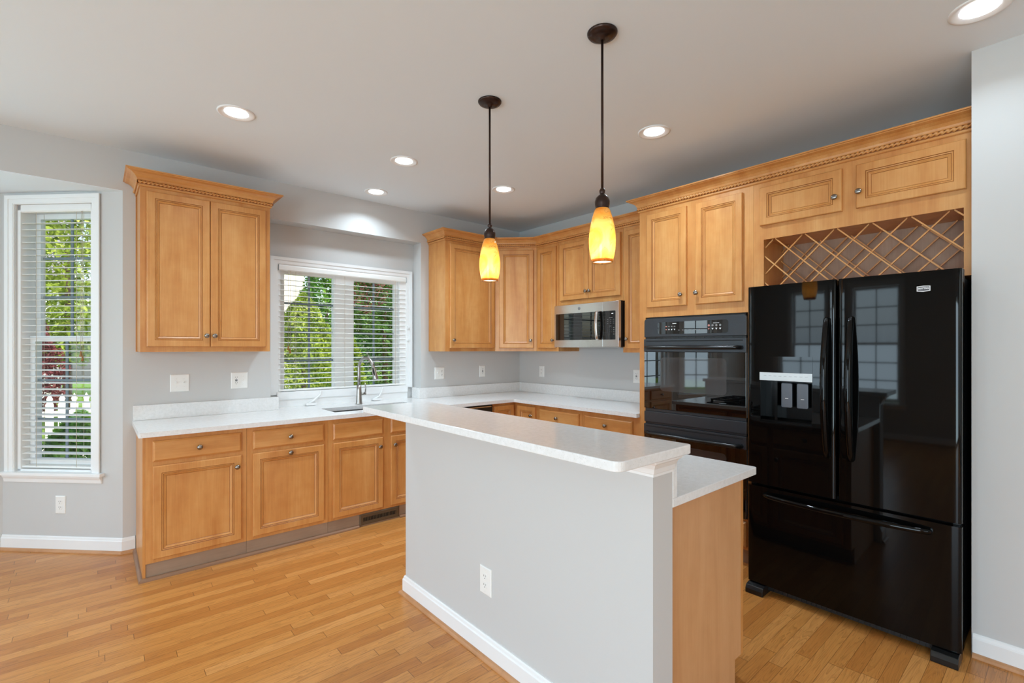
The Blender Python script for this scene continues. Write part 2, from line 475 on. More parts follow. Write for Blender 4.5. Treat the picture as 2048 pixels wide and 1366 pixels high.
def thing(name, label, cat, loc=(0, 0, 0), rz=0, group=None):
    o = bpy.data.objects.new(name, None); COL.objects.link(o)
    o.empty_display_size = .1; o.location = loc; o.rotation_euler = (0, 0, math.radians(rz))
    return tag(o, label, cat, group)

def struct(name, mb, mats, bevel=0, parent=None):
    o = obj(name, mb, mats, parent, bevel); o['kind'] = 'structure'; return o

def struct_empty(name, loc, rz=0):
    o = bpy.data.objects.new(name, None); COL.objects.link(o); o['kind'] = 'structure'
    o.location = loc; o.rotation_euler = (0, 0, math.radians(rz)); o.empty_display_size = .1
    return o

def text_into(mb, body, size, cx, cz, y, m=0, depth=.0006, bold=0, sx=1.0):
    cu = bpy.data.curves.new('lettering', 'FONT'); cu.body = body; cu.size = size
    cu.align_x = 'CENTER'; cu.align_y = 'CENTER'; cu.offset = bold
    t = bpy.data.objects.new('lettering', cu)
    me = t.to_mesh()
    vs = [(cx+v.co.x*sx, y-depth, cz+v.co.y) for v in me.vertices]
    fs = [tuple(p.vertices) for p in me.polygons]
    mb.add(vs, fs, m)
    t.to_mesh_clear(); bpy.data.objects.remove(t); bpy.data.curves.remove(cu)
    return mb

def arc(cx, cy, r, a0, a1, n=6):
    return [(cx+r*math.cos(math.radians(a0+(a1-a0)*i/n)), cy+r*math.sin(math.radians(a0+(a1-a0)*i/n))) for i in range(n+1)]

def rrect(x0, x1, z0, z1, r, n=5):
    return arc(x1-r, z0+r, r, -90, 0, n)+arc(x1-r, z1-r, r, 0, 90, n)+arc(x0+r, z1-r, r, 90, 180, n)+arc(x0+r, z0+r, r, 180, 270, n)

# ------------------------------------------------------------------ the room
mb = MB(); mb.box(-7.3, 1.0, -8.6, 0.16, -.1, 0); mb.box(-6.4, -3.5, .16, .95, -.1, 0)
struct('floor', mb, M['floor'])
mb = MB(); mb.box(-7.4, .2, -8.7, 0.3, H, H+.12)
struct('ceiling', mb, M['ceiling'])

RX0, RX1, RZ = -2.685, -1.309, 2.437          # sink recess
BX = -3.612; BW_ = .888; BZ = 2.465           # bay corner, facet length, bay ceiling height
mb = MB()
mb.box(BX, RX0, 0, .16, 0, H)
mb.box(RX1, .2, 0, .3, 0, H)
mb.box(RX0, RX1, 0, .3, RZ, H)
mb.box(-6.278, BX, 0, .16, BZ, H)
mb.box(-7.4, -6.278, 0, .16, 0, H)
mb.box(RX0-.02, RX0, .16, .3, 0, RZ)
# recess back with window opening
WX0, WX1, WZ0, WZ1 = -2.600, -1.385, .90, 2.105
mb.box(RX0, WX0, .15, .3, 0, RZ); mb.box(WX1, RX1, .15, .3, 0, RZ)
mb.box(WX0, WX1, .15, .3, WZ1, RZ); mb.box(WX0, WX1, .15, .3, 0, .86)
struct('wall_back', mb, M['wall'])
mb = MB(); mb.box(0, .15, -3.93, 0, 0, H); struct('wall_right', mb, M['wall'])
mb = MB(); mb.box(-.735, 0.15, -8.6, -3.918, 0, H); struct('wall_right_front', mb, M['wall'])

def wall_open(name, origin, rz, x0, x1, h, th, openings):
    """straight wall whose inside face is local y=0; openings: (x0,x1,z0,z1) sorted by x"""
    mb = MB(); cur = x0
    for a, b, c, d in openings:
        mb.box(cur, a, 0, th, 0, h); mb.box(a, b, 0, th, 0, c); mb.box(a, b, 0, th, d, h); cur = b
    mb.box(cur, x1, 0, th, 0, h)
    o = struct(name, mb, M['wall']); o.location = origin; o.rotation_euler = (0, 0, math.radians(rz)); return o
wall_open('wall_bay_right', (BX, 0, 0), -45, -BW_-.1, 0, BZ, .16, [(-.790, -.222, .535, 2.385)])
wall_open('wall_bay_back', (-4.24, .628, 0), 0, -1.41, 0.0, BZ, .16, [(-1.18, -.23, .535, 2.385)])
wall_open('wall_bay_left', (-6.278, 0, 0), 45, 0, BW_+.1, BZ, .16, [(.17, .72, .535, 2.385)])
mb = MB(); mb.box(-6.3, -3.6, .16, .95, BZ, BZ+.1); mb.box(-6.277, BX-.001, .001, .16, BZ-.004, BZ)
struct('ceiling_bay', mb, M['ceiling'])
wall_open('wall_left', (-7.2, 0, 0), 90, -8.6, 0, H, .12, [(-6.6, -4.2, .05, 2.1), (-2.75, -1.95, .535, 2.385), (-1.5, -.8, .535, 2.385)])  # first opening is added to let the left fill lamp in
wall_open('wall_rear', (0, -8.5, 0), 180, .6, 7.3, H, .12, [(2.5, 5.9, .35, 2.35)])  # unseen wall; its opening is added for the rear fill lamp

def base_profile(h, t): return [(0, 0), (t, 0), (t, h-.022), (t-.004, h-.016), (t-.006, h-.006), (t-.010, h), (0, h)]
def shoe_profile(r=.018): return [(0, 0)]+[(r*math.cos(a), r*math.sin(a)) for a in (0, .3, .6, .9, 1.2, PI/2)]
def baseboard(name, path, side=1, h=.102, t=.014):
    mb = MB(); mb.sweep(path, base_profile(h, t), side=side); o = struct(name, mb, M['trim'])
    def nrm(a, c):
        d = (Vector(c)-Vector(a)).normalized(); return Vector((d.y, -d.x))*side
    mb = MB(); mb.sweep(path, [(t+u, v) for u, v in shoe_profile()], side=side)
    s = obj('shoe_molding', mb, M['shoe'], o, label='brown wooden shoe molding'); return o
c45 = math.sqrt(.5)
baseboard('baseboard_bay', [(-4.24, .628), (BX, 0), (-3.545, 0)], side=1)
baseboard('baseboard_bay_back', [(-5.65, .628), (-4.25, .628)], side=1)
baseboard('baseboard_right', [(-.735, -3.922), (-.735, -8.4)], side=1)
baseboard('baseboard_left', [(-7.2, -4.1), (-7.2, -.05)], side=1)

# knee wall of the island with its baseboard and crown trim
KX0, KX1, KY0, KY1, KZ = -2.417, -2.303, -3.350, -1.742, 1.048
mb = MB(); mb.box(KX0, KX1, KY0, KY1, 0, KZ); struct('wall_island', mb, M['wall'])
baseboard('baseboard_island', [(KX1, KY1), (KX0, KY1), (KX0, KY0), (KX1, KY0)], side=1)
prof = [(0, .985), (.004, .985), (.004, .993), (.008, .996), (.012, 1.012), (.022, 1.028), (.034, 1.036), (.036, 1.0475), (0, 1.0475)]
mb = MB(); mb.sweep([(KX0, KY1), (KX0, KY0), (KX1, KY0)], prof, side=1); struct('trim_1', mb, M['trim'])

# ------------------------------------------------------------------ windows
def casing_piece(mb, x0, x1, z0, z1, y0, t=.016):
    mb.box(x0, x1, y0-t, y0, z0, z1)
def stepped_casing(x0, x1, zb, zt, w, y0):
    """casing around x0..x1 (inner), up to zt, down to zb; mitred stepped profile"""
    mb = MB()
    for o0, o1, t in ((0, w, .010), (.006, w-.004, .013), (w-.026, w, .018)):
        mb.box(x0-o1, x0-o0, y0-t, y0, zb, zt+o1); mb.box(x1+o0, x1+o1, y0-t, y0, zb, zt+o1)
        mb.box(x0-o0, x1+o0, y0-t, y0, zt+o0, zt+o1)
    return mb

# sink window: two casements
w2 = struct_empty('window_1', (0, 0, 0))
obj('casing', stepped_casing(-2.590, -1.393, 1.0, 2.100, .062, .15), M['trim'], w2)
mb = MB(); FY = .19
mb.box(WX0, -2.570, .15, .27, .955, WZ1); mb.box(-1.462, WX1, .15, .27, .955, WZ1)
mb.box(WX0, WX1, .15, .27, WZ1-.012, WZ1)
mb.box(WX0, WX1, .1342, .29, .8937, .958)
mb.box(-2.095, -1.925, FY-.01, .27, .955, WZ1)
mb.box(WX0, WX1, .125, .27, .958, 1.022)
obj('window_frame', mb, M['vinyl'], w2)
def sash(x0, x1, z0, z1, y, cols, rows, parent, st=.04, dep=.035):
    mb = MB()
    mb.box(x0-st, x0, y-.005, y+dep, z0-st, z1+st); mb.box(x1, x1+st, y-.005, y+dep, z0-st, z1+st)
    mb.box(x0, x1, y-.005, y+dep, z0-st, z0); mb.box(x0, x1, y-.005, y+dep, z1, z1+st)
    s = obj('sash', mb, M['vinyl'], parent)
    mb = MB()
    for i in range(1, cols):
        c = x0+(x1-x0)*i/cols; mb.box(c-.009, c+.009, y+.012, y+.020, z0, z1)
    for j in range(1, rows):
        c = z0+(z1-z0)*j/rows; mb.box(x0, x1, y+.0125, y+.0195, c-.009, c+.009)
    obj('muntin', mb, M['muntin'], s)
    mb = MB(); mb.box(x0-.004, x1+.004, y+.021, y+.025, z0-.004, z1+.004); obj('pane', mb, M['pane'], s)
    return s
sash(-2.529, -2.106, 1.035, 2.028, FY, 2, 4, w2)
sash(-1.918, -1.503, 1.040, 2.022, FY, 2, 4, w2)
def crank(x0, x1):
    mb = MB(); mb.prism(rrect(x0-.045, x0+.045, .893+.004, .893+.024, .008), .085, .128, 'y')
    mb.tube([(x0-.03, .10, .913), (x0+.02, .098, .935), (x1, .10, .985), (x1+.004, .10, .998)], [.008, .008, .007, .006], n=10)
    mb.lathe([(.0, -.008), (.008, -.004), (.009, .004), (.006, .012), (0, .014)], (x1+.004, .10, 1.0), (0, 0, 1), 10)
    obj('crank_handle', mb, M['vinyl'], w2)
crank(-2.333, -2.255); crank(-1.723, -1.672)
for z in (1.600, 1.480):
    mb = MB(); mb.prism(rrect(-1.384, -1.358, z-.016, z+.016, .008), .126, .136, 'y'); mb.tube([(-1.371, .128, z), (-1.371, .112, z-.004)], .005, 8)
    obj('sash_lock', mb, M['vinyl'], w2)

def double_hung(name, loc, rz, x0, x1, z0=.555, z1=2.350, zm=1.452, casing=True, stool=True):
    w = struct_empty(name, loc, rz)
    obj('casing', stepped_casing(x0, x1, z0-.015, z1+.035, .060, 0), M['trim'], w)
    mb = MB()
    mb.box(x0-.006, x0+.028, .012, .155, z0-.02, z1+.035); mb.box(x1-.028, x1+.006, .012, .155, z0-.02, z1+.035)
    mb.box(x0, x1, .012, .155, z1, z1+.035); mb.box(x0, x1, .012, .155, z0-.02, z0)
    obj('window_frame', mb, M['vinyl'], w)
    st = .038
    sash(x0+.03+st, x1-.03-st, zm+st-.012, z1-.002-st, .115, 2, 3, w, st, .028)
    sash(x0+.03+st, x1-.03-st, z0+.002+st+.02, zm-.012, .078, 2, 3, w, st, .030)
    mb = MB()
    mb.box(x0-.088, x1+.088, -.040, .0, z0-.035, z0-.013); mb.box(x0, x1, 0, .03, z0-.035, z0-.013)
    mb.prism([(0, z0-.085), (-.012, z0-.085), (-.016, z0-.060), (-.026, z0-.045), (-.028, z0-.035), (0, z0-.035)], x0-.072, x1+.072, 'x')
    obj('window_stool', mb, M['trim'], w, bevel=.003)
    return w
double_hung('window_2', (BX, 0, 0), -45, -.795, -.217)
double_hung('window_3', (-4.24, .628, 0), 0, -1.185, -.225)
double_hung('window_4', (-6.278, 0, 0), 45, .165, .725)
double_hung('window_5', (-7.2, 0, 0), 90, -2.755, -1.945)
double_hung('window_6', (-7.2, 0, 0), 90, -1.505, -.795)

# ------------------------------------------------------------------ blinds
def blind(name, label, loc, rz, x0, x1, zt, zb, y, hr, tilt, cords, tassels, pitch=.0445, sw=.050):
    t = thing(name, label, 'window blind', loc, rz)
    mb = MB(); mb.prism([(y-.030, zt-hr), (y-.036, zt-hr+.008), (y-.034, zt-.012), (y-.028, zt), (y-.016, zt), (y-.016, zt-hr)], x0, x1, 'x')
    obj('valance', mb, M['slat'], t)
    mb = MB(); mb.box(x0+.004, x1-.004, y-.0155, y+.028, zt-hr+.01, zt-.002); obj('headrail', mb, M['slat'], t)
    for xa, xb in ((x0-.004, x0+.001), (x1-.001, x1+.004)):
        mb = MB(); mb.box(xa, xb, y-.034, y+.026, zt-hr+.002, zt-.002); obj('bracket', mb, M['muntin'], t)
    mb = MB(); n = int((zt-hr-.02-zb-.03)/pitch); ct, sn = math.cos(tilt), math.sin(tilt)
    for i in range(n):
        z = zb+.035+pitch*(i+.5)
        h = .0014; poly = []
        for u, k in ((-.5, 0), (0, .003), (.5, 0)): poly.append((u*sw, k+h))
        for u, k in ((.5, 0), (0, .003), (-.5, 0)): poly.append((u*sw, k-h))
        mb.prism([(y+a*ct-b*sn, z+a*sn+b*ct) for a, b in poly], x0+.003, x1-.003, 'x')
    o = obj('slats', mb, M['slat'], t)
    mb = MB(); mb.prism(rrect(y-.026, y+.026, zb, zb+.016, .005, 3), x0+.003, x1-.003, 'x'); obj('bottom_rail', mb, M['slat'], t)
    mb = MB()
    for cx in cords:
        for dy in (-.0265, .0265): mb.box(cx-.0009, cx+.0009, y+dy-.0009, y+dy+.0009, zb+.01, zt-hr)
    obj('ladder_cord', mb, M['cord'], t)
    for cx, z in tassels:
        mb = MB(); mb.tube([(cx, y-.034, zt-hr+.002), (cx, y-.036, z)], .0012, 6)
        c = obj('pull_cord', mb, M['cord'], t)
        mb = MB(); mb.lathe([(.001, .0), (.006, -.004), (.0045, -.012), (.009, -.034), (.007, -.038), (.0, -.039)], (cx, y-.036, z+.002), (0, 0, 1), 10)
        obj('tassel', mb, M['tassel'], c, label='brown wooden cord tassel')
    return t
blind('window_blind', 'open white slatted blind on the window over the sink', (0, 0, 0), 0, -2.586, -1.400, 2.098, 1.026, .166, .050, math.radians(4),
      (-2.448, -2.02, -1.514), ((-2.513, 1.41), (-2.497, 1.385)))
blind('window_blind', 'tall narrow open white blind in the bay window at the far left', (BX, 0, 0), -45, -.788, -.224, 2.390, .560, .048, .055, math.radians(6),
      (-.66, -.36), ((-.318, 1.37), (-.306, 1.34)))
for o in list(COL.objects):
    if o.name.startswith('window_blind'): o['group'] = 'open white window blinds'

# ------------------------------------------------------------------ cabinets
DOOR = [(0, 0, 0), (0, .014, 0), (.003, .018, 0), (.006, .019, 0), (.043, .019, 0), (.0455, .0155, 1), (.0475, .0175, 0), (.0515, .0170, 0), (.054, .0135, 1), (.0562, .0150, 0), (.066, .0092, 0), (.0680, .0070, 1), (.0690, .0078, 0)]
DRAWER = [(0, 0, 0), (0, .011, 0), (.004, .014, 0), (.011, .019, 0), (.013, .019, 0)]
def knob(parent, x, z, y, mat=None):
    mb = MB()
    mb.lathe([(.0085, 0), (.0085, .002), (.0055, .004), (.005, .012), (.009, .015), (.0150, .019), (.0162, .0225), (.0135, .0265), (.006, .0285), (0, .029)], (x, y, z), (0, -1, 0), 16)
    return obj('knob', mb, mat or M['nickel'], parent)
def door(parent, x0, x1, z0, z1, yf, kn=None, name='door', steps=None):
    mb = MB(); mb.rings(x0, x1, z0, z1, yf, steps or DOOR)
    d = obj(name, mb, [M['maple'] if name == 'door' else M['maple_h'], M['glaze']], parent)
    if kn: knob(d, kn[0], kn[1], yf-.019 if steps is None or True else yf)
    return d
def drawer(parent, x0, x1, z0, z1, yf, kn=None, name='drawer'):
    return door(parent, x0, x1, z0, z1, yf, kn, name, DRAWER)

def wall_cab(label, x0, y0, rz, w, z0, z1, doors, depth=.304, group='maple wall cabinets'):
    t = thing('wall_cabinet', label, 'cabinet', (x0, y0, 0), rz, group)
    mb = MB(); mb.box(.0008, w-.0008, -depth, -.001, z0, z1); obj('body', mb, M['maple'], t, bevel=.001)
    for d in doors: door(t, d[0], d[1], d[2], d[3], -depth-.0005, d[4])
    return t

CROWN = [(0, 0), (.006, 0), (.010, .004), (.010, .012), (.006, .0135), (.006, .015), (.006, .036), (.012, .036), (.015, .040), (.018, .050), (.028, .064), (.044, .076), (.060, .081), (.064, .083), (.066, .087), (.074, .088), (.074, .096), (0, .096)]
def crown(parent, path, z, side=1, name='crown_molding', lab=None, s=1.0):
    mb = MB(); mb.sweep(path, [(o*s, z+v*s) for o, v in CROWN], side=side, ms={5: 1, 6: 1})
    c = obj(name, mb, [M['maple_h'], M['glaze']], parent)
    mb = MB(); mb.rope(path, .0106*s, .0215*s, z+.0260*s, .0105*s, side=side)
    obj('rope_molding', mb, [M['maple_h']], c)
    return c

# left wall cabinet
LX = -3.537
t = wall_cab('two-door maple wall cabinet hanging alone left of the sink window', LX, 0, 0, .772, 1.368, 2.440,
         [(.034, .3855, 1.402, 2.410, (.3635, 1.478)), (.3895, .740, 1.402, 2.410, (.411, 1.478))])
crown(t, [(0, -.002), (0, -.304), (.772, -.304), (.772, -.002)], 2.436, side=1)
mb = MB(); mb.box(-.006, -.0005, -.022, -.001, 1.368, 2.434); obj('scribe_strip', mb, M['maple'], t)

# corner run of wall cabinets
wall_cab('single-door maple wall cabinet right of the sink window', -1.222, 0, 0, .612, 1.360, 2.432, [(.048, .590, 1.392, 2.402, (.082, 1.47))])
# diagonal corner unit
t = thing('corner_wall_cabinet', 'maple corner wall cabinet with one door set diagonally', 'cabinet', (-.6095, -.3045, 0), -45, 'maple wall cabinets')
L = .305*math.sqrt(2)
r2 = c45
def loc45(x, y):      # world -> local of the diagonal unit
    dx, dy = x+.6095, y+.3045
    return (dx*c45-dy*c45, dx*c45+dy*c45)
mb = MB(); mb.prism([loc45(*p) for p in ((-.6085, -.3045), (-.3045, -.6085), (-.001, -.6085), (-.001, -.001), (-.6085, -.001))], 1.360, 2.432)
obj('body', mb, M['maple'], t)
door(t, .042, L-.034, 1.392, 2.402, -.0015, (L-.062, 1.47))
BY = lambda y0: (0, y0, 0)
wall_cab('narrow one-door maple wall cabinet between corner cabinet and microwave', 0, -.610, -90, .310, 1.360, 2.430, [(.028, .284, 1.392, 2.400, (.254, 1.47))])
wall_cab('short two-door maple wall cabinet over the microwave', 0, -.9205, -90, .765, 1.803, 2.428, [(.032, .388, 1.850, 2.398, (.368, 1.918)), (.3915, .747, 1.850, 2.398, (.411, 1.918))])
wall_cab('narrow one-door maple wall cabinet between microwave and oven tower', 0, -1.6860, -90, .372, 1.355, 2.426, [(.028, .345, 1.388, 2.396, (.055, 1.47))])
t = thing('crown_molding', 'maple crown molding along the tops of the corner wall cabinets', 'molding', (0, 0, 0), 0)
crown(t, [(-1.2225, -.002), (-1.2225, -.3045), (-.6100, -.3045), (-.3045, -.6100), (-.3045, -1.9895)], 2.427, name='molding_rail')

# tall oven cabinet and the cabinet above the fridge
TY, TD = -2.063, -.610
OW = .842
t = thing('oven_cabinet', 'tall maple cabinet holding the black double wall oven', 'cabinet', (0, TY, 0), -90)
mb = MB()
mb.box(0, .018, TD, -.002, .0, 2.424); mb.box(OW-.018, OW, TD, -.002, .0, 2.424)
mb.box(.018, OW-.018, TD, -.002, 1.622, 2.424); mb.box(.018, OW-.018, TD, -.002, .105, .300)
mb.box(.018, .052, TD, TD+.019, .105, 1.622); mb.box(OW-.034, OW-.018, TD, TD+.019, .105, 1.622)
mb.box(.018, OW-.018, -.02, -.002, .3, 1.622)
obj('body', mb, M['maple'], t)
door(t, .070, .392, 1.693, 2.388, TD-.0005, (.356, 1.770)); door(t, .460, .778, 1.693, 2.388, TD-.0005, (.467+.005, 1.772))
drawer(t, .040, .802, .125, .285, TD-.0005, (.42, .205))
mb = MB(); mb.box(.0, OW, TD+.05, TD+.07, 0, .105); obj('toe_kick', mb, M['kick'], t)

FY0 = TY-OW-.001
FW = 1.000
t = thing('fridge_cabinet', 'maple cabinet above the fridge with two flip doors and a lattice wine rack', 'cabinet', (0, FY0, 0), -90)
mb = MB(); ox0, ox1, oz0, oz1 = .060, .973, 1.775, 2.066
mb.box(0, FW, TD, -.002, oz1, 2.424); mb.box(0, FW, TD, -.002, 1.740, oz0)
mb.box(0, ox0, TD, -.002, oz0, oz1); mb.box(ox1, FW, TD, -.002, oz0, oz1)
mb.box(0, .018, TD, -.002, 0, 1.740)
obj('body', mb, M['maple'], t)
mb = MB(); mb.box(ox0+.0005, ox1-.0005, -.30, -.29, oz0, oz1); obj('rack_back', mb, M['maple_in'], t)
door(t, .041, .479, 2.152, 2.388, TD-.0005, (.448, 2.232)); door(t, .544, .983, 2.152, 2.388, TD-.0005, (.560, 2.237))
def lattice(y, seed):
    mb = MB(); a = .0065
    zc, P = 1.9925, .163
    def strip(sgn, u0, yy):     # 45-degree strip through (u0, zc), clipped to the opening
        pts = []
        x_lo, x_hi = ox0+.001, ox1-.001
        t0, t1 = -1.0, 1.0
        # z = zc + sgn*(x-u0)
        lo, hi = x_lo, x_hi
        za, zb = oz0+.001, oz1-.001
        if sgn > 0: lo = max(lo, u0+(za-zc)); hi = min(hi, u0+(zb-zc))
        else: lo = max(lo, u0-(zb-zc)); hi = min(hi, u0-(za-zc))
        if hi-lo < .02: return
        d = a*math.sqrt(2)
        mb.prism([(lo, zc+sgn*(lo-u0)-d/2), (hi, zc+sgn*(hi-u0)-d/2), (hi, zc+sgn*(hi-u0)+d/2), (lo, zc+sgn*(lo-u0)+d/2)], yy, yy+.013, 'y')
    c0 = 3.101+FY0
    for k in range(-3, 9):
        strip(1, c0+k*P, y+.013); strip(-1, c0+k*P, y)
    return obj('wine_lattice', mb, M['maple'], t)
lattice(TD+.012, 0); lattice(TD+.270, 1)
t = thing('crown_molding', 'taller maple crown molding over the oven cabinet and fridge cabinet', 'molding', (0, 0, 0), 0)
crown(t, [(-.002, TY), (TD, TY), (TD, -3.912)], 2.420, name='molding_rail')

# base cabinets
CZ, CT = .8935, .030            # counter top height, thickness
BF = -.604                      # face of the base cabinets
def base_cab(label, x0, y0, rz, w, name='base_cabinet', zb=.100, hollow=False):
    t = thing(name, label, 'cabinet', (x0, y0, 0), rz, 'maple base cabinets')
    mb = MB(); zt = CZ-CT-.0005
    if hollow:
        mb.box(.0002, .019, BF, -.001, zb, zt); mb.box(w-.019, w-.0002, BF, -.001, zb, zt); mb.box(.019, w-.019, BF, BF+.019, zb, zt); mb.box(.019, w-.019, BF+.019, -.001, zb, zb+.018)
    else: mb.box(.0002, w-.0002, BF, -.001, zb, zt)
    obj('body', mb, M['maple'], t)
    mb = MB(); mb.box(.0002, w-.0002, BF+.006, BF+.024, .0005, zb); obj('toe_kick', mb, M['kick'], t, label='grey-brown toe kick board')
    return t
bx = -3.527
t = base_cab('maple base cabinet with one drawer over one door at the left end of the counter', bx, 0, 0, .541)
drawer(t, .034, .508, .709, .834, BF, (.271, .771)); door(t, .034, .508, .124, .683, BF, (.480, .612))
mb = MB(); mb.box(-.014, .0, BF, -.012, .0005, CZ-CT-.0005); obj('end_panel', mb, M['maple'], t)
t = base_cab('maple base cabinet with a drawer and a top-knob tilt-out door', bx+.542, 0, 0, .541)
drawer(t, .035, .508, .709, .834, BF, (.271, .771)); door(t, .035, .508, .124, .683, BF, (.271, .660))
t = base_cab('maple sink base cabinet with two false drawer fronts over two doors', bx+1.084, 0, 0, .934, hollow=True)
drawer(t, .034, .432, .706, .828, BF, None, 'false_front'); drawer(t, .500, .898, .706, .828, BF, None, 'false_front')
door(t, .034, .432, .120, .682, BF, (.402, .610)); door(t, .500, .898, .120, .682, BF, (.530, .610))
# corner base with its filler door and the two drawer bases on the right wall
t = thing('corner_base_cabinet', 'maple corner base cabinet with two narrow doors meeting in the inside corner', 'cabinet', (0, 0, 0), 0, 'maple base cabinets')
mb = MB(); mb.box(-.898, -.001, BF, -.001, .1, CZ-CT-.0005); mb.box(BF, -.001, -.938, BF, .1, CZ-CT-.0005); obj('body', mb, M['maple'], t)
door(t, -.872, -.625, .124, .836, BF)
def door_rot(parent, x0, x1, z0, z1, yf, kn):
    mb = MB(); mb.rings(x0, x1, z0, z1, yf, DOOR)
    # rotate -90 deg: (x, y) -> (y, -x)
    mb.v = [(v[1], -v[0], v[2]) for v in mb.v]
    d = obj('door', mb, [M['maple'], M['glaze']], parent)
    k = MB(); k.lathe([(.0085, 0), (.0085, .002), (.0055, .004), (.005, .012), (.009, .015), (.0150, .019), (.0162, .0225), (.0135, .0265), (.006, .0285), (0, .029)], (kn[0], yf-.019, kn[1]), (0, -1, 0), 16)
    k.v = [(v[1], -v[0], v[2]) for v in k.v]
    obj('knob', k, M['nickel'], d)
door_rot(t, .662, .917, .124, .836, BF, (.868, .752))
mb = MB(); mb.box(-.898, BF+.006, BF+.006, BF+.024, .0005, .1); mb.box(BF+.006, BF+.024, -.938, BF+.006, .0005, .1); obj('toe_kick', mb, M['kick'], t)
t = base_cab('maple three-drawer base cabinet on the right wall beside the corner', 0, -.940, -90, .546)
for a, b in ((.700, .826), (.415, .676), (.124, .391)): drawer(t, .032, .514, a, b, BF, (.262, (a+b)/2))
t = base_cab('maple three-drawer base cabinet on the right wall next to the oven tower', 0, -1.487, -90, .574)
for a, b in ((.700, .826), (.415, .676), (.124, .391)): drawer(t, .032, .512, a, b, BF, (.262, (a+b)/2))
# island base cabinet
t = thing('island_cabinet', 'maple island base cabinet with a plain veneer end panel', 'cabinet', (-2.276, -1.76, 0), 90)
IW = 1.545
# local frame rz=90: local x -> +y, local -y -> +x ; start at the near end
t.location = (-2.2755, -3.308, 0)
mb = MB(); mb.box(.019, IW, -.595, -.001, .107, CZ-CT-.0005); obj('body', mb, M['maple'], t)
mb = MB(); mb.prism([(.026, .0005), (-.520, .0005), (-.520, .107), (-.575, .107), (-.575, CZ-CT-.0005), (.026, CZ-CT-.0005)], 0, .018, 'x'); obj('end_panel', mb, M['panel_end'], t, label='plain light brown veneer end panel')
mb = MB(); mb.box(0, .019, -.596, -.5765, .107, CZ-CT-.0005); obj('corner_stile', mb, M['maple'], t)
mb = MB(); mb.box(.019, IW, -.53, -.515, .0005, .107); obj('toe_kick', mb, M['kick'], t)
for i in range(3):
    a = .045+i*.505
    drawer(t, a, a+.465, .709, .834, -.596, (a+.232, .771)); door(t, a, a+.465, .130, .683, -.596, (a+.43, .61))

# quarter-round along the base cabinets
mb = MB(); mb.sweep([(-3.5415, -.016), (-3.5415, BF+.0), (-2.205, BF+.005)], [(u, v) for u, v in shoe_profile(.020)], side=1)
mb.sweep([(-1.858, BF+.005), (-.62, BF+.005)], [(u, v) for u, v in shoe_profile(.020)], side=1)
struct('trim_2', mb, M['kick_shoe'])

# ------------------------------------------------------------------ worktops
z0, z1 = CZ-CT, CZ
t = thing('countertop', 'white speckled quartz countertop running along both walls', 'countertop', (0, 0, 0), 0)
mb = MB()
SX0, SX1, SY0, SY1 = -2.345, -1.595, -.478, -.170
cx0 = -3.562
mb.prism(arc(cx0+.012, -.636, .012, 180, 270, 5)+[(SX0, -.648), (SX0, -.0005), (cx0, -.0005)], z0, z1)
mb.box(SX0, SX1, -.648, SY0, z0, z1); mb.box(SX0, SX1, SY1, -.0005, z0, z1)
mb.box(SX1, -.0005, -.648, -.0005, z0, z1)
mb.box(-.648, -.0005, -2.060, -.648, z0, z1)
mb.box(RX0+.001, RX1-.001, -.0005, .134, z0, z1)
obj('slab', mb, M['quartz'], t)
def splash(x0, x1, y0, y1): 
    mb = MB(); mb.box(x0, x1, y0, y1, CZ+.0003, .9975); return obj('backsplash', mb, M['quartz'], t, bevel=.0015)
splash(cx0+.004, RX0+.058, -.0205, -.0005)
splash(RX1-.028, -.0005, -.0205, -.0005)
splash(RX1-.028, RX1-.0005, -.0005, .133)
splash(-.0205, -.0005, -2.060, -.021)
t = thing('sink', 'undermount stainless steel sink set in the countertop below the window', 'sink', (0, 0, 0), 0)
mb = MB(); ix0, ix1, iy0, iy1 = SX0-.006, SX1+.006, SY0-.006, SY1+.006; zb = CZ-.235; zt = z0-.0004; w = .004
mb.box(ix0-.012, ix0, iy0-.012, iy1+.012, zb, zt); mb.box(ix1, ix1+.012, iy0-.012, iy1+.012, zb, zt)
mb.box(ix0, ix1, iy0-.012, iy0, zb, zt); mb.box(ix0, ix1, iy1, iy1+.012, zb, zt); mb.box(ix0-.012, ix1+.012, iy0-.012, iy1+.012, zb-.01, zb)
obj('basin', mb, M['steel_sink'], t)
mb = MB(); mb.lathe([(.045, 0), (.045, .003), (.03, .004), (.012, .001), (0, .001)], (-1.97, -.32, zb+.0005), (0, 0, 1), 24); obj('drain', mb, M['nickel'], t)

t = thing('bar_top', 'raised white quartz breakfast bar slab on the island half wall', 'countertop', (0, 0, 0), 0)
bx0, bx1, by0, by1 = -2.664, -2.272, -3.402, -1.718; r = .03
mb = MB(); mb.prism(arc(bx0+r, by0+r, r, 180, 270)+arc(bx1-.012, by0+.012, .012, 270, 360)+arc(bx1-.006, by1-.006, .006, 0, 90)+arc(bx0+.01, by1-.01, .01, 90, 180), 1.0482, 1.0785)
obj('slab', mb, M['quartz'], t, bevel=.003)
t = thing('island_countertop', 'lower white quartz countertop on the kitchen side of the island', 'countertop', (0, 0, 0), 0)
mb = MB(); ix0, ix1, iy0, iy1 = -2.3025, -1.645, -3.352, -1.742
mb.prism([(ix0, iy0)]+arc(ix1-.014, iy0+.014, .014, 270, 360)+[(ix1, iy1), (ix0, iy1)], z0, z1); obj('slab', mb, M['quartz'], t, bevel=.002)
mb = MB(); mb.box(ix0, ix0+.026, iy0, iy1, CZ+.0003, 1.0478); obj('backsplash', mb, M['quartz'], t, bevel=.0015)

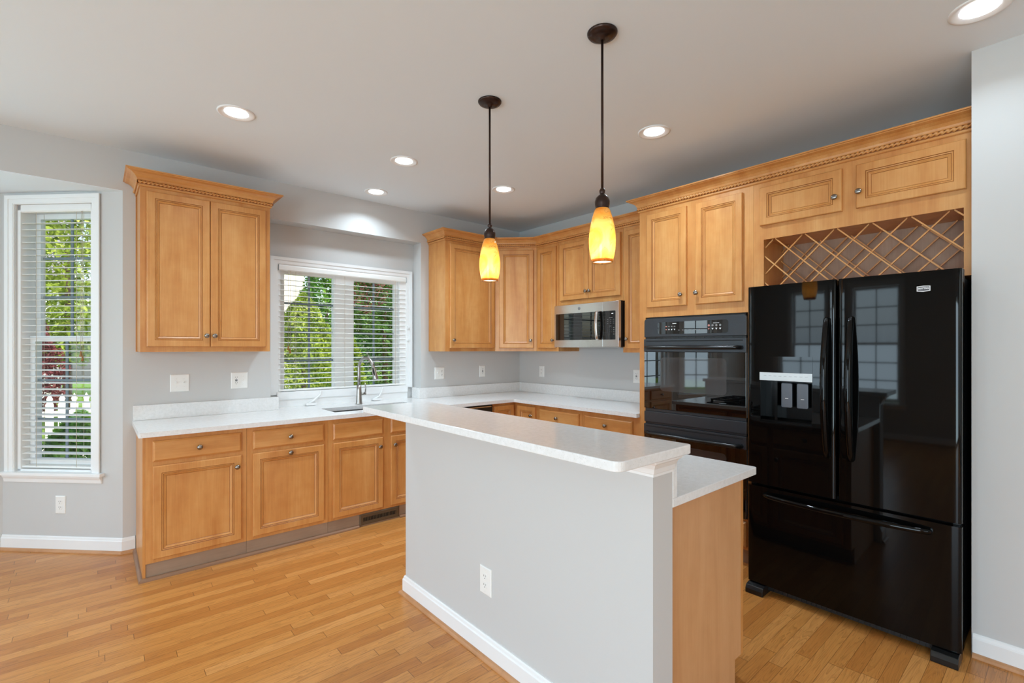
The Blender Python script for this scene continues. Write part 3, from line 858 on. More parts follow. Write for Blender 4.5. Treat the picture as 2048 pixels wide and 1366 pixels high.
# ------------------------------------------------------------------ faucet
t = thing('faucet', 'brushed nickel gooseneck pull-down faucet behind the sink', 'faucet', (-1.972, -.062, CZ), 0)
mb = MB(); mb.lathe([(.0, 0), (.030, 0), (.030, .006), (.027, .02), (.024, .07), (.0215, .13), (.0195, .168), (.0, .172)], (0, 0, 0.0005), (0, 0, 1), 24); obj('body', mb, M['faucet'], t)
pts = [(0, 0, .165)]; n = 14
dirv = Vector((.35, -.94, 0)).normalized(); R_ = .085
pts += [(0, 0, .25), (0, 0, .325)]
for i in range(1, n+1):
    a = PI*i/n*.94
    q = dirv*(R_-R_*math.cos(a)); pts.append((q.x, q.y, .325+R_*math.sin(a)))
mb = MB(); mb.tube(pts, .0135, 14); obj('spout', mb, M['faucet'], t)
e = Vector(pts[-1]); d = (e-Vector(pts[-2])).normalized()
mb = MB(); mb.lathe([(.0145, -.004), (.0150, .02), (.019, .06), (.0225, .118), (.021, .122), (.0, .122)], tuple(e), tuple(d), 18)
h = obj('spray_head', mb, M['faucet'], t)
mb = MB(); q = e+d*.052+Vector((-.6, -.75, .1)).normalized()*.0165
mb.tube([tuple(q-d*.035), tuple(q), tuple(q+d*.035)], [.005, .0075, .005], 10); obj('spray_button', mb, M['dark'], h)
mb = MB(); mb.tube([(.015, -.002, .088), (.052, -.008, .092)], .011, 14); mb.tube([(.052, -.008, .092), (.06, -.0095, .093)], .0135, 14)
mb.tube([(.055, -.009, .095), (.058, -.010, .14), (.05, -.011, .19)], [.0065, .0055, .0045], 10); obj('lever', mb, M['faucet'], t)

# ------------------------------------------------------------------ refrigerator
FX = -2.989                      # world y of its left side; local x runs to the right, local -y to the room
t = thing('refrigerator', 'glossy black french door refrigerator under the wine rack', 'refrigerator', (0, FX, 0), -90)
FR = -.900                       # front of the doors
mb = MB(); mb.box(.012, .902, -.800, -.03, .022, 1.722); obj('body', mb, M['black_matte'], t, bevel=.004)
def front_curve(x, x0, x1, bulge=.007, r=.016, full=(0, .914)):
    """y of the softly bowed door face, rounded over at the door's vertical edges"""
    u = (x-(full[0]+full[1])/2)/((full[1]-full[0])/2)
    y = FR+bulge*u*u
    for e in (x0, x1):
        d = abs(x-e)
        if d < r: y += r*.8*(1-math.sqrt(max(0, 1-((r-d)/r)**2)))
    return y
def slab(mb, a, b, x0, x1, z0, z1, m=0, yb=-.815):
    xs = sorted(set([a, b]+[x for x in list(np.linspace(x0, x1, 25))+[x0+.0012, x0+.003, x0+.006, x0+.010, x1-.0012, x1-.003, x1-.006, x1-.010] if a < x < b]))
    poly = [(x, front_curve(x, x0, x1)) for x in xs]
    k = len(poly)
    base = len(mb.v)
    mb.v += [(x, y, z0) for x, y in poly]+[(x, y, z1) for x, y in poly]          # bowed face
    mb.v += [(x, y, z0) for x, y in poly]+[(x, y, z1) for x, y in poly]+[(a, yb, z0), (b, yb, z0), (a, yb, z1), (b, yb, z1)]
    def f(ix, sm=False): mb.f.append(tuple(base+i for i in ix)); mb.m.append(m); mb.smooth.append(sm)
    for i in range(k-1): f((i, i+1, k+i+1, k+i), True)
    B, T, E = 2*k, 3*k, 4*k
    f(tuple(range(B+k-1, B-1, -1))+(E, E+1)); f(tuple(range(T, T+k))+(E+3, E+2))
    f((E, B, T, E+2)); f((B+k-1, E+1, E+3, T+k-1)); f((E+1, E, E+2, E+3))
dz0, dz1 = .624, 1.744
dl0, dl1, ds0, ds1 = .072, .336, .980, 1.257
mb = MB()
slab(mb, 0, .4425, 0, .4425, dz0, ds0); slab(mb, 0, .4425, 0, .4425, ds1, dz1)
slab(mb, 0, dl0, 0, .4425, ds0, ds1); slab(mb, dl1, .4425, 0, .4425, ds0, ds1)
dleft = obj('door', mb, M['black'], t, recalc=False)
mb = MB(); slab(mb, .4515, .914, .4515, .914, dz0, dz1); dright = obj('door', mb, M['black'], t, recalc=False)
mb = MB(); slab(mb, 0, .914, 0, .914, .056, .608); dfz = obj('freezer_drawer', mb, M['black'], t, recalc=False)
# ice and water dispenser in the left door
mb = MB()
mb.box(dl0, dl1, -.822, -.816, ds0, ds1); mb.box(dl0-.0002, dl0+.003, FR+.002, -.816, ds0, ds1); mb.box(dl1-.003, dl1+.0002, FR+.002, -.816, ds0, ds1)
mb.box(dl0, dl1, FR+.002, -.816, ds1-.003, ds1); mb.box(dl0, dl1, FR+.002, -.816, ds0, ds0+.003)
mb.box(dl0+.074, dl0+.088, FR+.012, -.822, ds0, 1.213)
mb.prism([(FR+.006, ds0), (FR+.006, ds0+.012), (-.84, ds0+.020), (-.84, ds0)], dl0, dl1, 'x')
disp = obj('dispenser', mb, M['black_deep'], dleft)
mb = MB(); mb.prism(rrect(dl0-.001, dl1+.001, 1.258, 1.346, .004), FR-.0012, FR+.006, 'y'); obj('dispenser_panel', mb, M['black'], dleft)
mb = MB(); mb.box(dl0-.001, dl1+.001, FR-.004, FR+.012, 1.213, 1.2575); obj('silver_strip', mb, M['silver'], dleft, bevel=.001, label='silver control strip of the dispenser')
mb = MB()
for i in range(9): mb.box(dl0+.022+i*.026, dl0+.036+i*.026, FR-.0044, FR-.0039, 1.238, 1.2395)
obj('control_print', mb, M['ink_g'], dleft)
for a in (.172, .251):
    mb = MB(); mb.prism(rrect(a, a+.054, 1.066, 1.200, .006), -.868, -.852, 'y'); pd = obj('paddle', mb, M['grey_pad'], dleft, bevel=.002, label='grey dispenser paddle')
    mb = MB(); mb.box(a+.020, a+.036, -.8686, -.8679, 1.114, 1.117); obj('paddle_mark', mb, M['ink_w'], dleft)
mb = MB(); mb.prism(rrect(dl0-.002, dl1+.002, .953, .981, .004), FR-.0015, FR+.004, 'y'); obj('dispenser_sill', mb, M['black'], dleft)
def handle_v(x, z0, z1, parent):
    pts = []; n = 22
    for i in range(n+1):
        s = i/n; b = math.sin(PI*s)**.8 if 0 < s < 1 else 0
        pts.append((x, FR-.012-.046*min(1, b*1.02), z0+(z1-z0)*s))
    rs = [.0135+.004*math.sin(PI*i/n) for i in range(n+1)]
    mb = MB(); mb.tube([(x, FR+.004, z0)]+pts+[(x, FR+.004, z1)], [.0125]+rs+[.0125], 16, sy=1.15); obj('handle', mb, M['black'], parent)
handle_v(.405, .838, 1.540, dleft); handle_v(.509, .838, 1.540, dright)
pts = []; n = 24
for i in range(n+1):
    s = i/n; pts.append((.100+.708*s, FR-.010-.044*min(1, 1.03*math.sin(PI*s)**.7 if 0 < s < 1 else 0), .566))
mb = MB(); mb.tube([(.1, FR+.004, .566)]+pts+[(.808, FR+.004, .566)], .0125, 14, sy=1.1); obj('handle', mb, M['black'], dfz)
# maker's badge
mb = MB(); bx_, bz_ = .786, 1.6655
out_ = [(-.024, -.0125), (0, -.0155), (.024, -.0125), (.024, .0105), (0, .0120), (-.024, .0105)]
yb_ = front_curve(bx_, .4515, .914)
mb.prism([(bx_+a, bz_+b) for a, b in out_], yb_-.0030, yb_+.003, 'y', 0)
mb.prism([(bx_+a*.86, bz_+b*.74) for a, b in out_], yb_-.0034, yb_-.0028, 'y', 1)
text_into(mb, 'MAYTAG', .0108, bx_, bz_-.0003, yb_-.0034, 2, .0003, bold=.0006, sx=.85)
obj('badge', mb, [M['ink_w'], M['badge'], M['ink_w']], dright, label='small shield badge with white lettering')
mb = MB()
for i in range(30): mb.box(.11+i*.0235, .13+i*.0235, -.862, -.856, .024, .048)
mb.box(.10, .82, -.857, -.81, .018, .054); obj('grille', mb, M['black_matte'], t)
for a, b in ((.006, .100), (.814, .908)):
    mb = MB(); mb.prism([(-.80, .0005), (-.938, .0005), (-.938, .026), (-.926, .044), (-.90, .051), (-.80, .051)], a, b, 'x'); obj('foot', mb, M['black_edge'], t, bevel=.003)
for x_ in (.02, .894):
    mb = MB(); mb.box(x_-.012, x_+.012, -.86, -.80, .609, .6225); obj('hinge', mb, M['black_edge'], t)

# ------------------------------------------------------------------ double wall oven
t = thing('wall_oven', 'black built-in double wall oven with a digital control panel', 'oven', (0, TY, 0), -90)
ox, ow = .054, .734+.018
OFX = -.630
mb = MB(); mb.box(ox+.012, ox+ow-.012, -.609, -.05, .302, 1.619); obj('body', mb, M['dark'], t)
mb = MB(); mb.prism(arc(ox+.02, 1.589, .02, 180, 90, 6)+arc(ox+ow-.02, 1.589, .02, 90, 0, 6)+[(ox+ow, 1.474), (ox, 1.474)], OFX, -.6105, 'y')
cp = obj('control_panel', mb, M['oven_trim'], t, bevel=.003)
mb = MB(); mb.prism(rrect(ox+.115, ox+.636, 1.494, 1.581, .018), OFX-.0012, OFX+.004, 'y')
dsp = obj('display', mb, M['oven_glass'], cp)
mb = MB(); yy = OFX-.0013
def blob(x, z, w, h, m): mb.box(x-w/2, x+w/2, yy-.0003, yy, z-h/2, z+h/2, m)
def tri(x, z, s, m, up): mb.prism([(x-s, z-s*.8*up), (x+s, z-s*.8*up), (x, z+s*.8*up)], yy-.0003, yy, 'y', m)
for i in range(4):
    x_ = ox+.185+i*.022; blob(x_, 1.548, .012, .007, 1 if i else 2); tri(x_, 1.525, .006, 0 if i else 2, -1)
obj('touch_symbols', mb, [M['ink_w'], M['ink_g'], M['ink_r']], dsp, label='small pale touch-panel symbols'); mb = MB()
for i in range(4):
    x_ = ox+.505+i*.026; mb.prism([(x_+.0075*math.cos(k*PI/6), 1.546+.0075*math.sin(k*PI/6)) for k in range(12)], yy-.0003, yy, 'y', 2 if i == 0 else 1); tri(x_, 1.522, .0075, 2 if i == 0 else 0, -1)
blob(ox+.555, 1.561, .042, .003, 0)
obj('touch_symbols', mb, [M['ink_w'], M['ink_g'], M['ink_r']], dsp, label='small pale touch-panel symbols'); mb = MB()
for i in range(6): blob(ox+.285+i*.031, 1.520, .012, .005, 1)
obj('touch_symbols', mb, [M['ink_w'], M['ink_g'], M['ink_r']], dsp, label='small pale touch-panel symbols'); mb = MB()
blob(ox+.250, 1.568, .030, .004, 0)
obj('touch_symbols', mb, [M['ink_w'], M['ink_g'], M['ink_r']], dsp, label='small pale touch-panel symbols')
def oven_door(zt, zb, zs, win):
    mb = MB(); mb.box(ox, ox+ow, -.617, -.6105, zb, zt); mb.box(ox, ox+ow, OFX-.004, -.617, zs, zt)
    d = obj('door', mb, M['oven_trim'], t, bevel=.002)
    mb = MB(); mb.box(ox+.002, ox+ow-.002, OFX-.002, -.6172, zb, zs-.001); g = obj('door_glass', mb, M['oven_glass'], d, bevel=.001)
    mb = MB(); mb.prism(rrect(ox+.135, ox+.625, win[0], win[1], .03, 6), OFX-.0026, OFX-.0015, 'y'); obj('oven_window', mb, M['oven_window'], d)
    zh = zt-.062
    mb = MB(); mb.tube([(ox+.030, OFX+.002, zh), (ox+.034, OFX-.030, zh), (ox+.062, OFX-.046, zh), (ox+.375, OFX-.050, zh), (ox+ow-.062, OFX-.046, zh), (ox+ow-.034, OFX-.030, zh), (ox+ow-.030, OFX+.002, zh)], .0135, 14); obj('handle', mb, M['black_edge'], d)
    mb = MB(); mb.box(ox+.02, ox+ow-.02, OFX-.0048, OFX-.0035, zt-.018, zt-.012, 0); obj('door_vent', mb, M['dark'], d)
oven_door(1.459, .948, 1.366, (1.081, 1.326)); oven_door(.829, .306, .748, (.46, .70))
mb = MB(); mb.box(ox, ox+ow, OFX, -.6105, .846, .924); mb.box(ox+.004, ox+ow-.004, -.622, -.6105, .924, .947); mb.box(ox+.004, ox+ow-.004, -.618, -.6105, .829, .846); obj('middle_panel', mb, M['oven_trim'], t, bevel=.003)
mb = MB(); mb.box(ox+.006, ox+ow-.006, -.618, -.6105, 1.459, 1.474); 
for i in range(11): mb.box(ox+.03+i*.064, ox+.084+i*.064, -.622, -.618, 1.463, 1.470)
obj('vent_strip', mb, M['black_edge'], t)

# ------------------------------------------------------------------ microwave
t = thing('microwave', 'stainless over-the-range microwave hanging under the short cabinet', 'microwave', (0, -.947, 0), -90)
MW, MF = .756, -.392
mb = MB(); mb.box(0, MW, MF+.036, -.001, 1.404, 1.8015); obj('body', mb, M['black_edge'], t, bevel=.002)
mb = MB(); mb.prism(rrect(0, .588, 1.402, 1.797, .004, 3), MF, MF+.035, 'y'); d = obj('door', mb, M['steel'], t, bevel=.002)
mb = MB(); mb.prism(rrect(.020, .5875, 1.467, 1.716, .006, 3), MF-.0012, MF+.003, 'y'); obj('door_glass', mb, M['oven_glass'], d)
mb = MB(); mb.lathe([(.0, .0004), (.0135, .0004), (.0135, 0), (.0148, 0), (.0148, .0008), (.0135, .0008), (.0135, .0004)], (.315, MF-.0002, 1.757), (0, -1, 0), 28); em = obj('emblem', mb, M['ink_g'], d, label='round grey monogram emblem')
mb = MB(); text_into(mb, 'GE', .015, .315, 1.757, MF-.0006, 0, .0004, bold=.0003); obj('monogram', mb, M['ink_g'], d)
mb = MB()
pts = [(.545, MF+.002, 1.470), (.545, MF-.030, 1.474)]+[(.545, MF-.034-.012*math.sin(PI*i/10), 1.485+.215*i/10) for i in range(11)]+[(.545, MF-.030, 1.711), (.545, MF+.002, 1.715)]
mb.tube(pts, .0155, 14, sy=.55); obj('handle', mb, M['steel'], d)
mb = MB(); mb.prism(rrect(.5895, MW, 1.402, 1.797, .004, 3), MF, MF+.035, 'y'); p = obj('control_frame', mb, M['steel'], t, bevel=.002)
mb = MB(); mb.prism(rrect(.590, .724, 1.466, 1.715, .006, 3), MF-.0012, MF+.003, 'y'); kp = obj('keypad', mb, M['oven_glass'], p)
mb = MB(); yy = MF-.0013
for r_ in range(4):
    for c_ in range(3):
        s_ = '123456789 0 '[r_*3+c_]
        if s_ != ' ': text_into(mb, s_, .0085, .640+c_*.022, 1.569-r_*.0185, yy, 0, .0002)
    blob(.708, 1.569-r_*.0185, .010, .005, 0)
obj('number_print', mb, M['ink_g'], kp); mb = MB()
for r_ in range(3):
    for c_ in range(3): blob(.643+c_*.031, 1.640-r_*.0165, .014, .0028, 0)
blob(.672, 1.583, .024, .003, 0); blob(.676, 1.654, .036, .003, 0)
obj('legend_print', mb, M['ink_g'], kp)
mb = MB(); blob(.688, 1.690, .007, .007, 0); blob(.698, 1.691, .006, .007, 0); obj('clock_digits', mb, M['digit'], kp, label='glowing white clock digits')
mb = MB(); mb.box(.03, MW-.03, -.34, -.06, 1.398, 1.4038); obj('bottom_vent', mb, M['steel'], t)

# ------------------------------------------------------------------ dishwasher
t = thing('dishwasher', 'black dishwasher beside the inside corner of the base cabinets', 'dishwasher', (-1.506, 0, 0), 0)
mb = MB(); mb.box(.002, .604, -.59, -.03, .10, .858); obj('body', mb, M['dark'], t)
mb = MB(); mb.box(.003, .603, -.628, -.592, .11, .742); d = obj('door', mb, M['black'], t, bevel=.003)
mb = MB(); mb.box(.003, .603, -.632, -.592, .744, .858); c = obj('control_panel', mb, M['black_edge'], t, bevel=.004)
mb = MB(); mb.box(.02, .586, -.6345, -.6325, .838, .846); obj('trim_strip', mb, M['steel'], c)
mb = MB(); mb.box(.003, .603, -.55, -.54, .0005, .10); obj('toe_kick', mb, M['black_matte'], t)

# ------------------------------------------------------------------ cooktop on the island
t = thing('cooktop', 'black gas cooktop set in the lower island countertop behind the bar', 'cooktop', (-1.965, -2.42, CZ+.0004), 0)
mb = MB(); mb.prism(rrect(-.245, .245, -.38, .38, .015), 0, .008, 'z'); obj('glass_top', mb, M['black'], t, bevel=.002)
for sx in (-.12, .12):
    for sy in (-.22, .22):
        mb = MB(); mb.lathe([(0, .0085), (.045, .0085), (.045, .018), (.03, .024), (0, .024)], (sx, sy, 0), (0, 0, 1), 20); obj('burner', mb, M['black_matte'], t)
for sy in (-.22, .22):
    mb = MB()
    for a in (-.21, -.07, .07, .21): mb.box(a-.006, a+.006, sy-.13, sy+.13, .030, .042)
    for b in (-.12, 0, .12): mb.box(-.215, .215, sy+b-.006, sy+b+.006, .029, .041)
    for a in (-.21, .21):
        for b in (-.12, .12): mb.box(a-.008, a+.008, sy+b-.008, sy+b+.008, .0085, .03)
    obj('grate', mb, M['black_matte'], t)

# ------------------------------------------------------------------ outlets and switches (built facing local -y)
def plate(name, label, loc, rz, w, h, items, group='white wall plates'):
    t = thing(name, label, 'outlet' if name != 'light_switch' else 'light switch', loc, rz, group)
    mb = MB(); mb.rings(-w/2, w/2, -h/2, h/2, 0, [(0, .0003, 0), (0, .0025, 0), (.004, .0055, 0), (.006, .006, 0)]); obj('cover_plate', mb, M['plastic'], t)
    for kind, cx in items:
        if kind == 'duplex':
            for cz in (-.0195, .0195):
                mb = MB(); mb.prism([(cx+.0168*math.cos(a)*1.0, cz+max(-.0135, min(.0135, .0168*math.sin(a)))) for a in np.linspace(0, 2*PI, 24, endpoint=False)], -.0078, -.0055, 'y')
                for dx in (-.0062, .0062): mb.box(cx+dx-.0011, cx+dx+.0011, -.0081, -.0077, cz+.0005, cz+.0085, 1)
                mb.lathe([(0, .0003), (.0024, .0003), (.0024, 0)], (cx, -.0078, cz-.0068), (0, -1, 0), 10, 1)
                obj('receptacle', mb, [M['plastic'], M['slot']], t)
        if kind == 'gfci':
            mb = MB(); mb.prism(rrect(cx-.0165, cx+.0165, -.0335, .0335, .003), -.0078, -.0055, 'y')
            for cz in (-.021, .021):
                for dx in (-.006, .006): mb.box(cx+dx-.0011, cx+dx+.0011, -.0081, -.0077, cz+.0, cz+.008, 1)
                mb.lathe([(0, .0003), (.0022, .0003), (.0022, 0)], (cx, -.0078, cz-.006), (0, -1, 0), 10, 1)
            mb.box(cx-.008, cx+.008, -.0088, -.0077, .001, .0065, 2); mb.box(cx-.008, cx+.008, -.0088, -.0077, -.0065, -.001, 2)
            obj('receptacle', mb, [M['plastic'], M['slot'], M['gfci']], t)
        if kind == 'toggle':
            mb = MB(); mb.box(cx-.0055, cx+.0055, -.0075, -.0055, -.0125, .0125); mb.prism([(-.0055, -.004), (-.0165, .006), (-.0165, .011), (-.0055, .010)], cx-.004, cx+.004, 'x'); obj('toggle', mb, M['plastic'], t)
        if kind == 'decora':
            mb = MB(); mb.prism(rrect(cx-.0165, cx+.0165, -.0335, .0335, .003), -.0068, -.0055, 'y'); obj('rocker', mb, M['plastic'], t)
    mb = MB()
    for kind, cx in items:
        for cz in ((-.0475, .0475) if kind != 'toggle' else (-.030, .030)):
            mb.lathe([(0, .0006), (.003, .0006), (.0032, 0)], (cx, -.006, cz), (0, -1, 0), 10)
    obj('screw', mb, M['plastic'], t)
    return t
E_ = 0.0
plate('light_switch', 'white double switch plate under the left wall cabinet', (-3.290, E_, 1.1415), 0, .116, .124, [('toggle', -.023), ('toggle', .023)])
plate('electrical_outlet', 'white double plate with black-button outlet left of the sink window', (-2.907, E_, 1.1435), 0, .116, .124, [('gfci', -.023), ('toggle', .023)])
plate('electrical_outlet', 'white double-width outlet plate just right of the sink window', (-1.094, E_, 1.136), 0, .116, .122, [('toggle', -.023), ('duplex', .023)])
plate('electrical_outlet', 'white single outlet on the back wall next to the kitchen corner', (-.547, E_, 1.1405), 0, .078, .122, [('gfci', 0)])
plate('electrical_outlet', 'white single outlet on the right wall near the kitchen corner', (0, -.372, 1.133), -90, .078, .120, [('duplex', 0)])
plate('electrical_outlet', 'white outlet with black buttons beside the oven tower', (0, -1.615, 1.1345), -90, .078, .122, [('gfci', 0)])
plate('electrical_outlet', 'white outlet low on the bay wall under the tall window', (BX-.453*c45, .453*c45, .318), -45, .074, .122, [('duplex', 0)])
plate('electrical_outlet', 'white duplex outlet low on the island half wall', (KX0, -2.487, .343), -90, .084, .124, [('duplex', 0)])

# toe kick register
t = thing('floor_register', 'dark brown slotted air register in the toe kick under the sink cabinet', 'vent', (-2.031, BF+.006, 0), 0)
mb = MB(); mb.rings(-.168, .168, .012, .097, 0, [(0, .0005, 0), (0, .006, 0), (.006, .010, 0), (.028, .010, 0), (.030, .004, 1)], 1); obj('frame', mb, [M['vent'], M['dark']], t)
mb = MB()
for i in range(22): mb.box(-.134+i*.0127, -.130+i*.0127, -.0095, -.003, .041, .068)
obj('louvers', mb, M['vent'], t)

# ------------------------------------------------------------------ lamps
def downlight(x, y, label, power=9.2):
    t = thing('recessed_downlight', label, 'ceiling light', (x, y, H), 0, 'recessed ceiling downlights')
    mb = MB(); mb.lathe([(.097, 0), (.097, -.004), (.090, -.0065), (.084, -.005), (.064, -.001), (.062, .0)], (0, 0, 0), (0, 0, 1), 40); obj('trim_ring', mb, M['trim'], t)
    mb = MB(); mb.lathe([(.0, -.0025), (.050, -.0025), (.0605, -.0012)], (0, 0, 0), (0, 0, 1), 32); obj('lens', mb, M['lens'], t, label='glowing white lens')
    d = bpy.data.lights.new('downlight_lamp', 'AREA'); d.shape = 'DISK'; d.size = .11; d.energy = power; d.color = (.70, .87, 1.0); d.spread = math.radians(135)
    l = bpy.data.objects.new('downlight_lamp', d); COL.objects.link(l); l.parent = t; l.location = (0, 0, -.012)
    return t
downlight(-3.140, -1.083, 'lit recessed ceiling light farthest left, beyond the left wall cabinet', 5.5)
downlight(-2.066, -1.066, 'lit recessed ceiling light between the left wall cabinet and the left pendant')
downlight(-1.915, -.284, 'lit recessed ceiling light over the sink window header', 5.0)
downlight(-1.123, -1.057, 'lit recessed ceiling light just right of the left pendant rod')
downlight(-1.113, -2.512, 'lit recessed ceiling light in front of the oven tower')
downlight(-1.094, -3.978, 'largest lit recessed ceiling light, cut by the top right picture edge', 2.4)

def pendant(x, y, label):
    t = thing('pendant_lamp', label, 'pendant lamp', (x, y, H), 0, 'amber pendant lamps over the island bar')
    mb = MB(); mb.lathe([(0, -.001), (.064, -.001), (.064, -.006), (.058, -.014), (.040, -.020), (.012, -.023), (.011, -.032), (.0, -.032)], (0, 0, 0), (0, 0, 1), 36); obj('canopy', mb, M['bronze'], t)
    mb = MB(); mb.tube([(0, 0, -.028), (0, 0, -.68)], .0055, 12); obj('rod', mb, M['bronze'], t)
    mb = MB(); mb.lathe([(.0, -.664), (.007, -.666), (.0125, -.676), (.0115, -.686), (.009, -.691), (.016, -.696), (.0275, -.708), (.0315, -.722), (.031, -.736), (.0285, -.750), (.029, -.753), (.0, -.753)], (0, 0, 0), (0, 0, 1), 30); obj('socket_cap', mb, M['bronze'], t)
    mb = MB(); prof = [(.0285, -.7535), (.034, -.762), (.0425, -.790), (.0505, -.825), (.0560, -.862), (.0575, -.890), (.0560, -.918), (.0520, -.948), (.0470, -.972), (.0440, -.983)]
    mb.lathe(prof+[(.0428, -.9845), (.0418, -.982), (.0450, -.970)], (0, 0, 0), (0, 0, 1), 40); obj('shade', mb, M['amber'], t, label='amber art glass shade with dark veins')
    mb = MB(); mb.lathe([(0, -.9795), (.030, -.9793), (.0416, -.978)], (0, 0, 0), (0, 0, 1), 32); obj('diffuser', mb, M['frost'], t, label='frosted white diffuser in the shade opening')
    mb = MB(); mb.lathe([(0, -.80), (.012, -.802), (.014, -.83), (.021, -.855), (.023, -.875), (.018, -.895), (.008, -.905), (0, -.906)], (0, 0, 0), (0, 0, 1), 20); b = obj('bulb', mb, M['bulb'], t)
    d = bpy.data.lights.new('pendant_bulb_light', 'POINT'); d.energy = .68; d.color = (1, .96, .88); d.shadow_soft_size = .024
    l = bpy.data.objects.new('pendant_bulb_light', d); COL.objects.link(l); l.parent = t; l.location = (0, 0, -.925)
    return t
pendant(-2.120, -2.136, 'amber glass pendant lamp over the far end of the island bar')
pendant(-2.112, -2.904, 'larger-looking amber glass pendant lamp nearer, over the near half of the bar')

# ------------------------------------------------------------------ outdoors
mb = MB(); mb.box(-22, 14, .32, 30, -.42, -.34); mb.box(-22, -7.45, -14, .32, -.42, -.34); struct('lawn', mb, M['grass'])
rng = np.random.default_rng(7)
def foliage(name, label, cat, cx, cy, zb, zt, r, n, leaf, mat, shape='ball', trunk=True, group='trees and shrubs in the garden'):
    t = thing(name, label, cat, (cx, cy, -.34), 0, group)
    u = rng.random(n); th = rng.random(n)*2*PI; zz = rng.random(n)
    rad = (.55+.45*np.sqrt(u))
    if shape == 'cone': rr = r*(1-zz*.92)*rad; z = zb+(zt-zb)*zz
    elif shape == 'egg': rr = r*np.sin(np.clip(zz*.93+.07, 0, 1)**.62*PI)**.75*rad; z = zb+(zt-zb)*zz
    else:
        v = rng.random(n)*2-1; rr = r*np.sqrt(1-v*v)*rad; z = (zb+zt)/2+(zt-zb)/2*v*rad
    lump = 1+.16*np.sin(th*5+z*7)+.10*np.sin(th*9-z*11)
    rr = rr*lump
    c = np.stack([rr*np.cos(th), rr*np.sin(th), z+.34], 1)
    a = rng.normal(size=(n, 3)); a /= np.linalg.norm(a, axis=1)[:, None]
    b = np.cross(a, rng.normal(size=(n, 3))); b /= np.linalg.norm(b, axis=1)[:, None]
    s = leaf*(.6+.8*rng.random(n))[:, None]
    P = np.stack([c-a*s, c+b*s*.45, c+a*s, c-b*s*.45], 1).reshape(-1, 3)
    me = bpy.data.meshes.new('crown'); me.vertices.add(4*n); me.vertices.foreach_set('co', P.ravel())
    me.loops.add(4*n); me.loops.foreach_set('vertex_index', np.arange(4*n, dtype=np.int32))
    me.polygons.add(n); me.polygons.foreach_set('loop_start', np.arange(0, 4*n, 4, dtype=np.int32)); me.polygons.foreach_set('loop_total', np.full(n, 4, dtype=np.int32))
    me.update(calc_edges=True); me.validate(); me.materials.append(mat)
    o = bpy.data.objects.new('crown', me); COL.objects.link(o); o.parent = t
    if not trunk: return t
    mb = MB(); h = zb+.34+(zt-zb)*.6; rt = .03+.035*r
    mb.tube([(0, 0, 0), (.02, .01, h*.5), (0, .02, h)], [rt, rt*.8, rt*.4], 10); obj('trunk', mb, M['bark'], t)
    return t
foliage('arborvitae', 'yellow-green bushy evergreen close outside the left pane of the sink window', 'shrub', -1.42, 3.2, -.3, 2.20, .72, 26000, .027, M['lime'], 'egg')
foliage('conifer', 'dark green conifer filling the lower right pane of the sink window', 'tree', .89, 5.3, -.2, 4.5, 1.30, 26000, .040, M['deep'], 'cone')
foliage('conifer', 'mid green conifer seen at the right edge of the left sink window pane', 'tree', .74, 8.3, -.2, 5.4, 1.05, 15000, .05, M['green'], 'cone')
foliage('plum_tree', 'reddish purple-leaved plum tree behind the sink window', 'tree', -.345, 3.4, 1.95, 2.75, .34, 700, .022, M['plum'], 'ball', trunk=False)
foliage('garden_tree', 'light green leafy tree at the upper right behind the sink window', 'tree', 3.95, 11.0, 1.0, 7.0, 1.7, 15000, .08, M['green'], 'ball')
foliage('garden_shrub', 'bright green low shrub seen just right of the sink window mullion', 'shrub', -1.2, 1.95, -.3, 1.54, .27, 6000, .025, M['lime'], 'egg')
foliage('garden_tree', 'tall light green tree behind the fence outside the bay window', 'tree', -4.2, 9.6, 1.0, 5.2, 1.5, 15000, .065, M['lime'], 'ball')
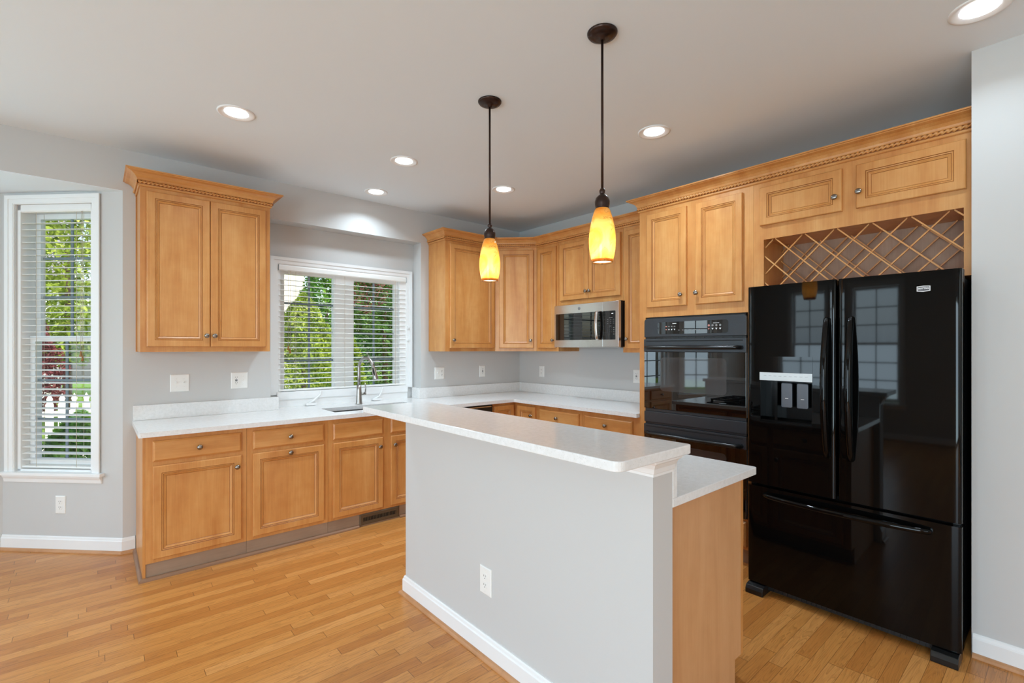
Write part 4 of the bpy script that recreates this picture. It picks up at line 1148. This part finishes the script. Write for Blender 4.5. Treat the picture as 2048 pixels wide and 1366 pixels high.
foliage('plum_bush', 'purple-leaved bush behind the white picket fence outside the bay window', 'shrub', -4.62, 6.75, .3, 2.15, .48, 7000, .035, M['plum'], 'egg')
foliage('garden_shrub', 'green foreground shrub against the lower right of the bay window', 'shrub', -3.86, 2.0, -.3, .78, .42, 3500, .045, M['green'], 'egg')

t = thing('picket_fence', 'white picket fence in the garden outside the bay window', 'fence', (-9.2, 5.6, -.34), 0)
FL = 7.2
mb = MB(); mb.box(0, FL, .0, .035, .22, .30); obj('rail', mb, M['picket'], t); mb = MB(); mb.box(0, FL, .0, .035, .72, .80); obj('rail', mb, M['picket'], t)
mb = MB(); w = .045; mb.prism([(-w, .03), (w, .03), (w, .90), (w*.55, .94), (w*.8, .98), (0, 1.06), (-w*.8, .98), (-w*.55, .94), (-w, .90)], -.02, -.001, 'y')
pk = obj('picket', mb, M['picket'], t); pk.location = (.08, 0, 0)
k = .08+.135
while k < FL:
    q = pk.copy(); q.location = (k, 0, 0); COL.objects.link(q); q.parent = t; k += .135

def house(label, x0, x1, y0, y1, ze, zr, wall, name='neighbour_house'):
    t = thing(name, label, 'house', (x0, y0, -.34), 0)
    w, d = x1-x0, y1-y0
    mb = MB(); mb.box(0, w, 0, d, 0, ze+.34); obj('house_wall', mb, wall, t)
    mb = MB(); mb.prism([(-.4, ze+.30), (d/2, zr+.34), (d+.4, ze+.30), (d+.4, ze+.45), (d/2, zr+.50), (-.4, ze+.45)], -.4, w+.4, 'x'); obj('roof', mb, M['roof'], t)
    for i in range(2):
        a = w*(.25+.45*i); mb = MB(); mb.box(a-.45, a+.45, -.03, -.001, 1.2, 2.6); f = obj('house_window', mb, M['picket'], t)
        mb = MB(); mb.box(a-.38, a+.38, -.035, -.031, 1.27, 2.53); obj('window_pane', mb, M['badge'], f)
house('cream-sided neighbouring house behind the trees in the sink window', -1.2, 1.7, 13, 19, 5.5, 8.5, M['cream'])
house('white house with a grey shingle roof beyond the bay window trees', -11, -4.75, 14, 22, 3.3, 6.2, M['whiteside'])
